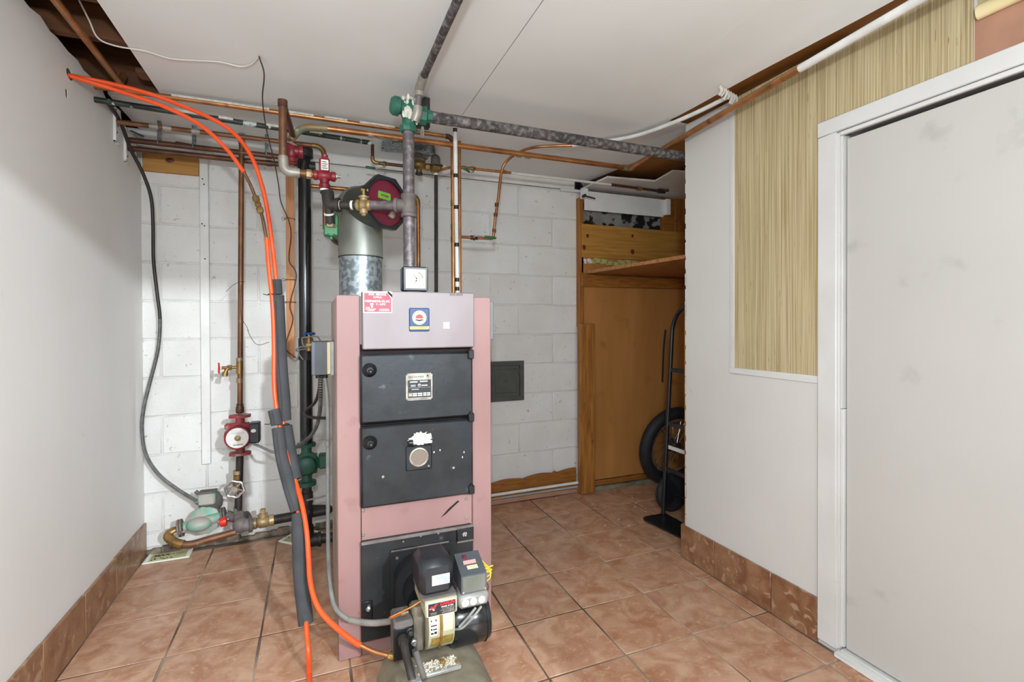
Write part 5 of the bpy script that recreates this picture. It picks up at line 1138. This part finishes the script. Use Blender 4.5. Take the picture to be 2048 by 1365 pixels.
# armoured black cable in the left corner
cab = [(214, 203, 2.76), (240, 243, 2.90), (262, 300, 3.02), (285, 345, 3.08), (302, 395, 3.12), (306, 450, 3.14), (307, 520, 3.15), (314, 585, 3.16), (320, 640, 3.17), (316, 700, 3.17), (300, 765, 3.16), (288, 815, 3.15), (284, 860, 3.15), (292, 910, 3.15), (318, 950, 3.14), (356, 980, 3.12), (396, 1004, 3.085)]
p = pth(cab, 8)
ca = thing('armoured_cable', 'long dark armoured cable hanging in the left corner down to the pale green pump', 'cable', p[-1]-V((0, 0, .02)))
build(MB().tube(p, .0085, 10), 'cable', 'cable_black', ca)
m = MB(); q = p[int(len(p)*.5):]
for k in range(0, len(q)-1):
    for s in (0, .33, .66):
        c = q[k].lerp(q[k+1], s); d = (q[k+1]-q[k]).normalized(); m.cyl(c-d*.0018, c+d*.0018, .0094, n=8)
build(m, 'armour_rings', 'armour', ca)
build(MB().cyl(p[-1]-V((.006, 0, 0)), p[-1]+V((.018, -.006, -.012)), .0125, n=10), 'connector', 'armour', ca)
p = spline([at(262, 262, Y=3.0), at(298, 276, Z=2.333), at(360, 286, Z=2.30), at(420, 296, Y=3.08), at(520, 312, Y=3.09), at(566, 318, Y=3.09)], 6)
tag(build(MB().tube(p, .0048, 8), 'thin_cable', 'cable_black'), 'thin black cable lying along the top of the twin copper pipes', 'cable')
# white ceiling wire and brown hanging wire
W1 = [at(158, 0, Z=2.42), at(178, 40, Z=2.40), at(196, 76, Z=2.36), at(232, 92, Z=2.344), at(290, 102, Z=2.345), at(340, 117, Z=2.345), at(392, 121, Z=2.345), at(440, 124, Z=2.344), at(480, 133, Z=2.342), at(503, 128, Z=2.343), at(517, 114, Z=2.345)]
tag(build(MB().tube(spline(W1, 6), .0030, 6), 'ceiling_wire', 'wire_white'), 'thin white wire stapled across the ceiling from the open joist bay', 'wire')
c0 = at(518, 113, Z=2.345).y
W2 = [(518, 113, c0), (527, 140, c0+.05), (528, 160, c0+.08), (525, 200, c0+.2), (533, 260, c0+.35), (549, 325, 2.75), (557, 370, 2.85), (562, 405, 2.90), (577, 440, 2.95), (582, 470, 2.955), (578, 520, 2.957), (590, 540, 2.957), (592, 560, 2.957), (580, 610, 2.957), (586, 640, 2.957), (574, 680, 2.955), (572, 700, 2.94), (592, 716, 2.92)]
tag(build(MB().tube(pth(W2, 6), .0030, 6), 'thermostat_wire', 'wire_brown'), 'thin brown wire hanging from the ceiling and tied along the wooden stick', 'wire')
q = at(581, 400, Y=2.98)
sk = thing('wooden_stick', 'long thin wooden stick hanging upright left of the black stack', 'stick', (-.123, 2.985, 1.09))
build(MB().prism([(-.149, 2.965, 1.10), (-.108, 2.965, 1.085), (-.104, 2.965, 2.16), (-.145, 2.965, 2.155)], (0, .02, 0)), 'stick', 'stick_wood', sk)
for py in (438, 560, 605): z = at(580, py, Y=2.965).z; build(MB().torus((-.127, 2.974, z), (0, .05, 1), .027, .0016, 18, 5).torus((-.158, 2.962, z-.002), (0, 1, 0), .008, .0012, 12, 5), 'wire_tie', 'wire_brown', sk)
# wires by the bronze valve
m = MB()
m.tube(spline([at(570, 700, Y=2.93), at(580, 716, Y=2.92), at(592, 722, Y=2.91), at(598, 706, Y=2.90), at(592, 700, Y=2.89), at(604, 694, Y=2.89), at(616, 698, Y=2.90)], 6), .0042, 8)
m.tube(spline([at(606, 720, Y=2.89), at(598, 708, Y=2.88), at(600, 700, Y=2.88), at(612, 699, Y=2.89)], 6), .0038, 8)
m.tube(spline([at(604, 676, Y=2.89), at(606, 690, Y=2.87), at(614, 694, Y=2.87), at(622, 693, Y=2.85)], 6), .0038, 8).tube(spline([at(604, 676, Y=2.89), at(620, 674, Y=2.87), at(634, 674, Y=2.8), at(641, 683, Y=2.5)], 6), .0038, 8)
tag(build(m, 'wire_tangle', 'cable_grey'), 'tangle of short grey wires round the bronze valve with blue handle', 'wire')
# thin scrap wire round the copper drop
m = MB().tube(spline([at(452, 584, Y=3.04), at(466, 571, Y=3.04), at(480, 564, Y=3.035), at(490, 564, Y=3.04)], 5), .0014, 5).tube(spline([at(482, 570, Y=3.034), at(482, 630, Y=3.034), at(494, 655, Y=3.03), at(500, 672, Y=3.0), at(515, 690, Y=2.95), at(538, 685, Y=2.9)], 6), .0014, 5)
tag(build(m, 'scrap_wire', 'wire_brown'), 'thin scrap wire twisted round the tall copper drop pipe', 'wire')
# flexible conduits at the control box
def conduit(name, label, lst, r, m1, ring=None):
    p = pth(lst, 8); low = min(p, key=lambda v: v.z); t = thing(name, label, 'cable', low-V((0, 0, r)))
    build(MB().tube(p, r, 10), 'cable', m1, t)
    if ring:
        m = MB()
        for k in range(len(p)-1):
            nn = max(1, int((p[k+1]-p[k]).length/.007))
            for s in range(nn):
                c = p[k].lerp(p[k+1], s/nn); d = (p[k+1]-p[k]).normalized(); m.cyl(c-d*.002, c+d*.002, r*1.14, n=8)
        build(m, 'armour_rings', ring, t)
    return t
conduit('flexible_conduit', 'ribbed grey conduit from the control box curving down to the green pump on the stack', [(641, 753, 2.28), (641, 790, 2.30), (640, 820, 2.4), (634, 850, 2.55), (622, 872, 2.68), (606, 886, 2.76), (591, 896, 2.80)], .0085, 'steel_dark', 'armour')
conduit('looped_cable', 'black cord looping from the control box behind the conduit', [(640, 756, 2.30), (638, 780, 2.34), (630, 805, 2.4), (612, 822, 2.45), (612, 832, 2.45), (630, 836, 2.43), (654, 837, 2.38)], .0072, 'cable_black')
conduit('pump_cord', 'short grey cord from the red pump to the foam sleeves', [(499, 886, 3.0), (512, 890, 2.97), (530, 898, 2.9), (548, 905, 2.8), (580, 905, 2.7)], .0070, 'cable_grey')
gc = conduit('burner_conduit', 'grey conduit running down the boiler side and turning to the burner pump', [(650, 756, 2.28), (654, 790, 2.28), (656, 840, 2.26), (656, 940, 2.24), (656, 1040, 2.20), (657, 1110, 2.13), (660, 1160, 2.05), (664, 1195, 1.985), (672, 1219, 1.93), (690, 1236, 1.885), (700, 1241, 1.87)], .0085, 'cable_grey')
q = at(655, 887, Y=2.25); build(MB().cyl(q-V((0, 0, .01)), q+V((0, 0, .01)), .012, n=10), 'conduit_clip', 'galv_box', gc)
p = pth([(700, 1241, 1.87), (720, 1245, 1.84), (745, 1247, 1.80), (770, 1245, 1.76), (786, 1242, 1.725)], 6)
build(MB().tube(p, .0092, 10), 'ribbed_end', 'armour', gc)
m = MB()
for k in range(len(p)-1):
    for s in (0, .5): c = p[k].lerp(p[k+1], s); d = (p[k+1]-p[k]).normalized(); m.cyl(c-d*.002, c+d*.002, .0110, n=10)
build(m, 'armour_rings', 'galv_box', gc)
# ---- cleanout door on the block wall
cl = thing('cleanout_door', 'dark grey cast iron chimney cleanout door set in the block wall', 'hatch', (1.27, YB-.01, .72))
x0, x1, z0, z1 = 1.125, 1.403, .722, 1.008
build(MB().prism([(x0, YB-.012, z0), (x1, YB-.012, z0), (x1, YB-.012, z1), (x0, YB-.012, z1)], (0, .014, 0), [[(x0+.032, YB-.012, z0+.03), (x1-.032, YB-.012, z0+.03), (x1-.032, YB-.012, z1-.03), (x0+.032, YB-.012, z1-.03)]]), 'frame', 'cleanout', cl)
dd = build(MB().bb(x0+.034, x1-.034, YB-.008, YB+.002, z0+.032, z1-.032, .002).bb(x0+.055, x1-.055, YB-.011, YB-.006, z0+.058, z1-.058, .002), 'door', 'cleanout', cl)
build(MB().bb(x1-.042, x1-.030, YB-.02, YB-.006, z1-.10, z1-.055, .003), 'latch', 'cleanout', cl)
build(MB().cyl((x0+.03, YB-.013, .90), (x0+.03, YB-.013, .86), .006, n=8), 'hinge', 'cleanout', cl)
text('SUTTON', .034, ((x0+x1)/2, YB-.0118, .862), 'cleanout', dd, bold=.0006)
# ---- glue traps
def trap(label, pts, txt):
    t = thing('glue_trap', label, 'trap', (sum(p.x for p in pts)/4, sum(p.y for p in pts)/4, 0), 'glue traps on the floor')
    z = .0035
    P = [V((p.x, p.y, .0012)) for p in pts]; c = sum(P, V())/4
    build(MB().prism(P, (0, 0, .002)), 'card', 'card_white', t)
    I = [c+(p-c)*.80 for p in P]
    build(MB().prism([V((p.x, p.y, .0032)) for p in I], (0, 0, .0008)), 'glue_pad', 'glue_pad', t)
    for k in range(4):
        a, b = P[k], P[(k+1) % 4]; build(MB().cyl(V((a.x, a.y, .0045)).lerp(V((c.x, c.y, .0045)), .05), V((b.x, b.y, .0045)).lerp(V((c.x, c.y, .0045)), .05), .0035, n=6), 'rim', 'card_white', t)
    ux = (P[1]-P[0]).normalized(); uy = V((0, 0, 1)).cross(ux)
    M = Matrix(((ux.x, uy.x, 0, 0), (ux.y, uy.y, 0, 0), (0, 0, 1, 0), (0, 0, 0, 1)))
    cc = c+uy*.004
    text('MAX', .034, (cc.x-ux.x*.035, cc.y-ux.y*.035, .0043), 'ink_green', t, bold=.0016, M=M)
    text('CATCH', .024, (cc.x+ux.x*.034, cc.y+ux.y*.034, .0043), 'ink_green', t, M=M)
    r = random.Random(5)
    for k in range(9):
        q = c-uy*(.03+.015*r.random())+ux*(-.085+.11*r.random()); build(MB().ell((q.x, q.y, .0048), (.005, .004, .002), 7, 4), 'dead_bug', 'wire_brown', t)
    return t
trap('white glue trap with green lettering on the tiles in the left corner', [at(283, 1131, Z=0), at(379, 1116, Z=0), at(389, 1094, Z=0), at(302, 1106, Z=0)], 1)
o = trap('white glue trap half hidden behind the foam sleeves at the foot of the black stack', [at(556, 1085, Z=0), at(598, 1094, Z=0), at(646, 1066, Z=0), at(604, 1058, Z=0)], 1)
# ---- hand truck in the recess
ht = thing('hand_truck', 'black two wheeled hand truck standing in the recess behind the partition', 'hand truck', (2.10, 2.46, 0))
def hp(y, s): return V((2.125+.085*s, y, .015+1.36*s))
Yf, Yn = 2.62, 2.30
fr_ = [hp(Yf, 0), hp(Yf, .92), hp(Yf-.05, .985)+V((.0, 0, 0)), hp((Yf+Yn)/2, 1.02), hp(Yn+.05, .985), hp(Yn, .92), hp(Yn, 0)]
build(MB().tube(fillet(fr_, .10, 8), .0135, 12), 'frame', 'truck_black', ht)
for s in (.70, .44, .22): build(MB().box((hp(Yf, s)+hp(Yn, s))/2, (.012, Yf-Yn, .026), .002), 'crossbar', 'truck_black', ht)
q = (hp(Yf, .33)+hp(Yn, .33))/2; cbar = build(MB().box(q, (.014, Yf-Yn, .034), .002), 'crossbar', 'truck_black', ht)
build(MB().box(q+V((-.008, .05, 0)), (.002, .16, .024)), 'label_strip', 'label_white', ht)
build(MB().prism([(1.965, Yf+.0, .006), (1.955, Yf-.03, .006), (1.99, Yn, .006), (2.15, Yn, .006), (2.15, Yf+.015, .006), (1.99, Yf+.015, .006)], (0, 0, .008)), 'toe_plate', 'truck_black', ht)
for y in (Yf, Yn): build(MB().prism([(2.13, y, .02), (2.245, y, .125), (2.255, y, .15), (2.145, y, .30)], (0, .006, 0)), 'axle_bracket', 'truck_black', ht)
build(MB().cyl((2.235, Yn-.02, .127), (2.235, Yf+.09, .127), .009, n=10), 'axle', 'truck_black', ht)
for y in (Yf+.045, Yn+.05):
    build(MB().lathe((2.235, y-.032, .127), (0, 1, 0), [(.085, 0), (.112, .006), (.125, .018), (.126, .032), (.125, .046), (.112, .058), (.085, .064)], 28), 'tyre', 'rubber', ht)
    build(MB().lathe((2.235, y-.036, .127), (0, 1, 0), [(.02, 0), (.03, .004), (.06, .012), (.084, .010), (.084, .058), (.06, .06), (.02, .068)], 24), 'wheel_hub', 'truck_black', ht)
# ---- spoked wheel leaning on the hardboard
wh = thing('spoked_wheel', 'black tyred spoked motorcycle wheel leaning against the hardboard behind the hand truck', 'wheel', (2.585, 3.08, 0))
wc_ = V((2.585, 3.06, .318)); wa = V((0, 1, .14)).normalized(); wu = V((1, 0, 0)); ww = wa.cross(wu)
build(MB().torus(wc_, wa, .268, .046, 40, 10), 'tyre', 'rubber', wh)
build(MB().tube([wc_+(wu*math.cos(2*math.pi*k/40)+ww*math.sin(2*math.pi*k/40))*.212 for k in range(40)], .014, 8, closed=True), 'rim', 'chrome', wh)
build(MB().lathe(wc_-wa*.05, wa, [(.012, 0), (.03, .004), (.045, .02), (.03, .035), (.03, .065), (.055, .08), (.012, .1)], 18), 'hub', 'steel_dark', wh)
for k in range(28):
    a = 2*math.pi*k/28; s = 1 if k % 2 else -1
    build(MB().tube([wc_+wa*(.035*s)+(wu*math.cos(a+.35*s)+ww*math.sin(a+.35*s))*.035, wc_+(wu*math.cos(a)+ww*math.sin(a))*.21], .0018, 5), 'spoke', 'chrome', wh)
m = MB().box((2.60, 2.93, 1.11), (.035, .008, .30), .003)
tag(build(MB().tube(spline([(2.63, 3.21, 1.22), (2.61, 3.20, 1.14), (2.60, 3.20, 1.02), (2.59, 3.20, .80)], 5), .008, 6), 'hanging_strap', 'rubber'), 'dark strap hanging on the hardboard above the spoked wheel', 'strap')
# white crumbs on the tiles by the recess
m = MB(); r = random.Random(11)
for k in range(70):
    x = 1.55+.95*r.random()**.8; y = 2.35+.85*r.random()
    if x > 1.84 and y < 2.2: continue
    s = .0012+.0035*r.random()**2; m.box((x, y, s*.5+.0004), (s*1.6, s*1.2, s), s*.2)
o = build(m, 'plaster_crumbs', 'peel_white'); o['label'] = 'tiny white plaster crumbs scattered on the tiles by the recess'; o['category'] = 'crumbs'; o['kind'] = 'stuff'
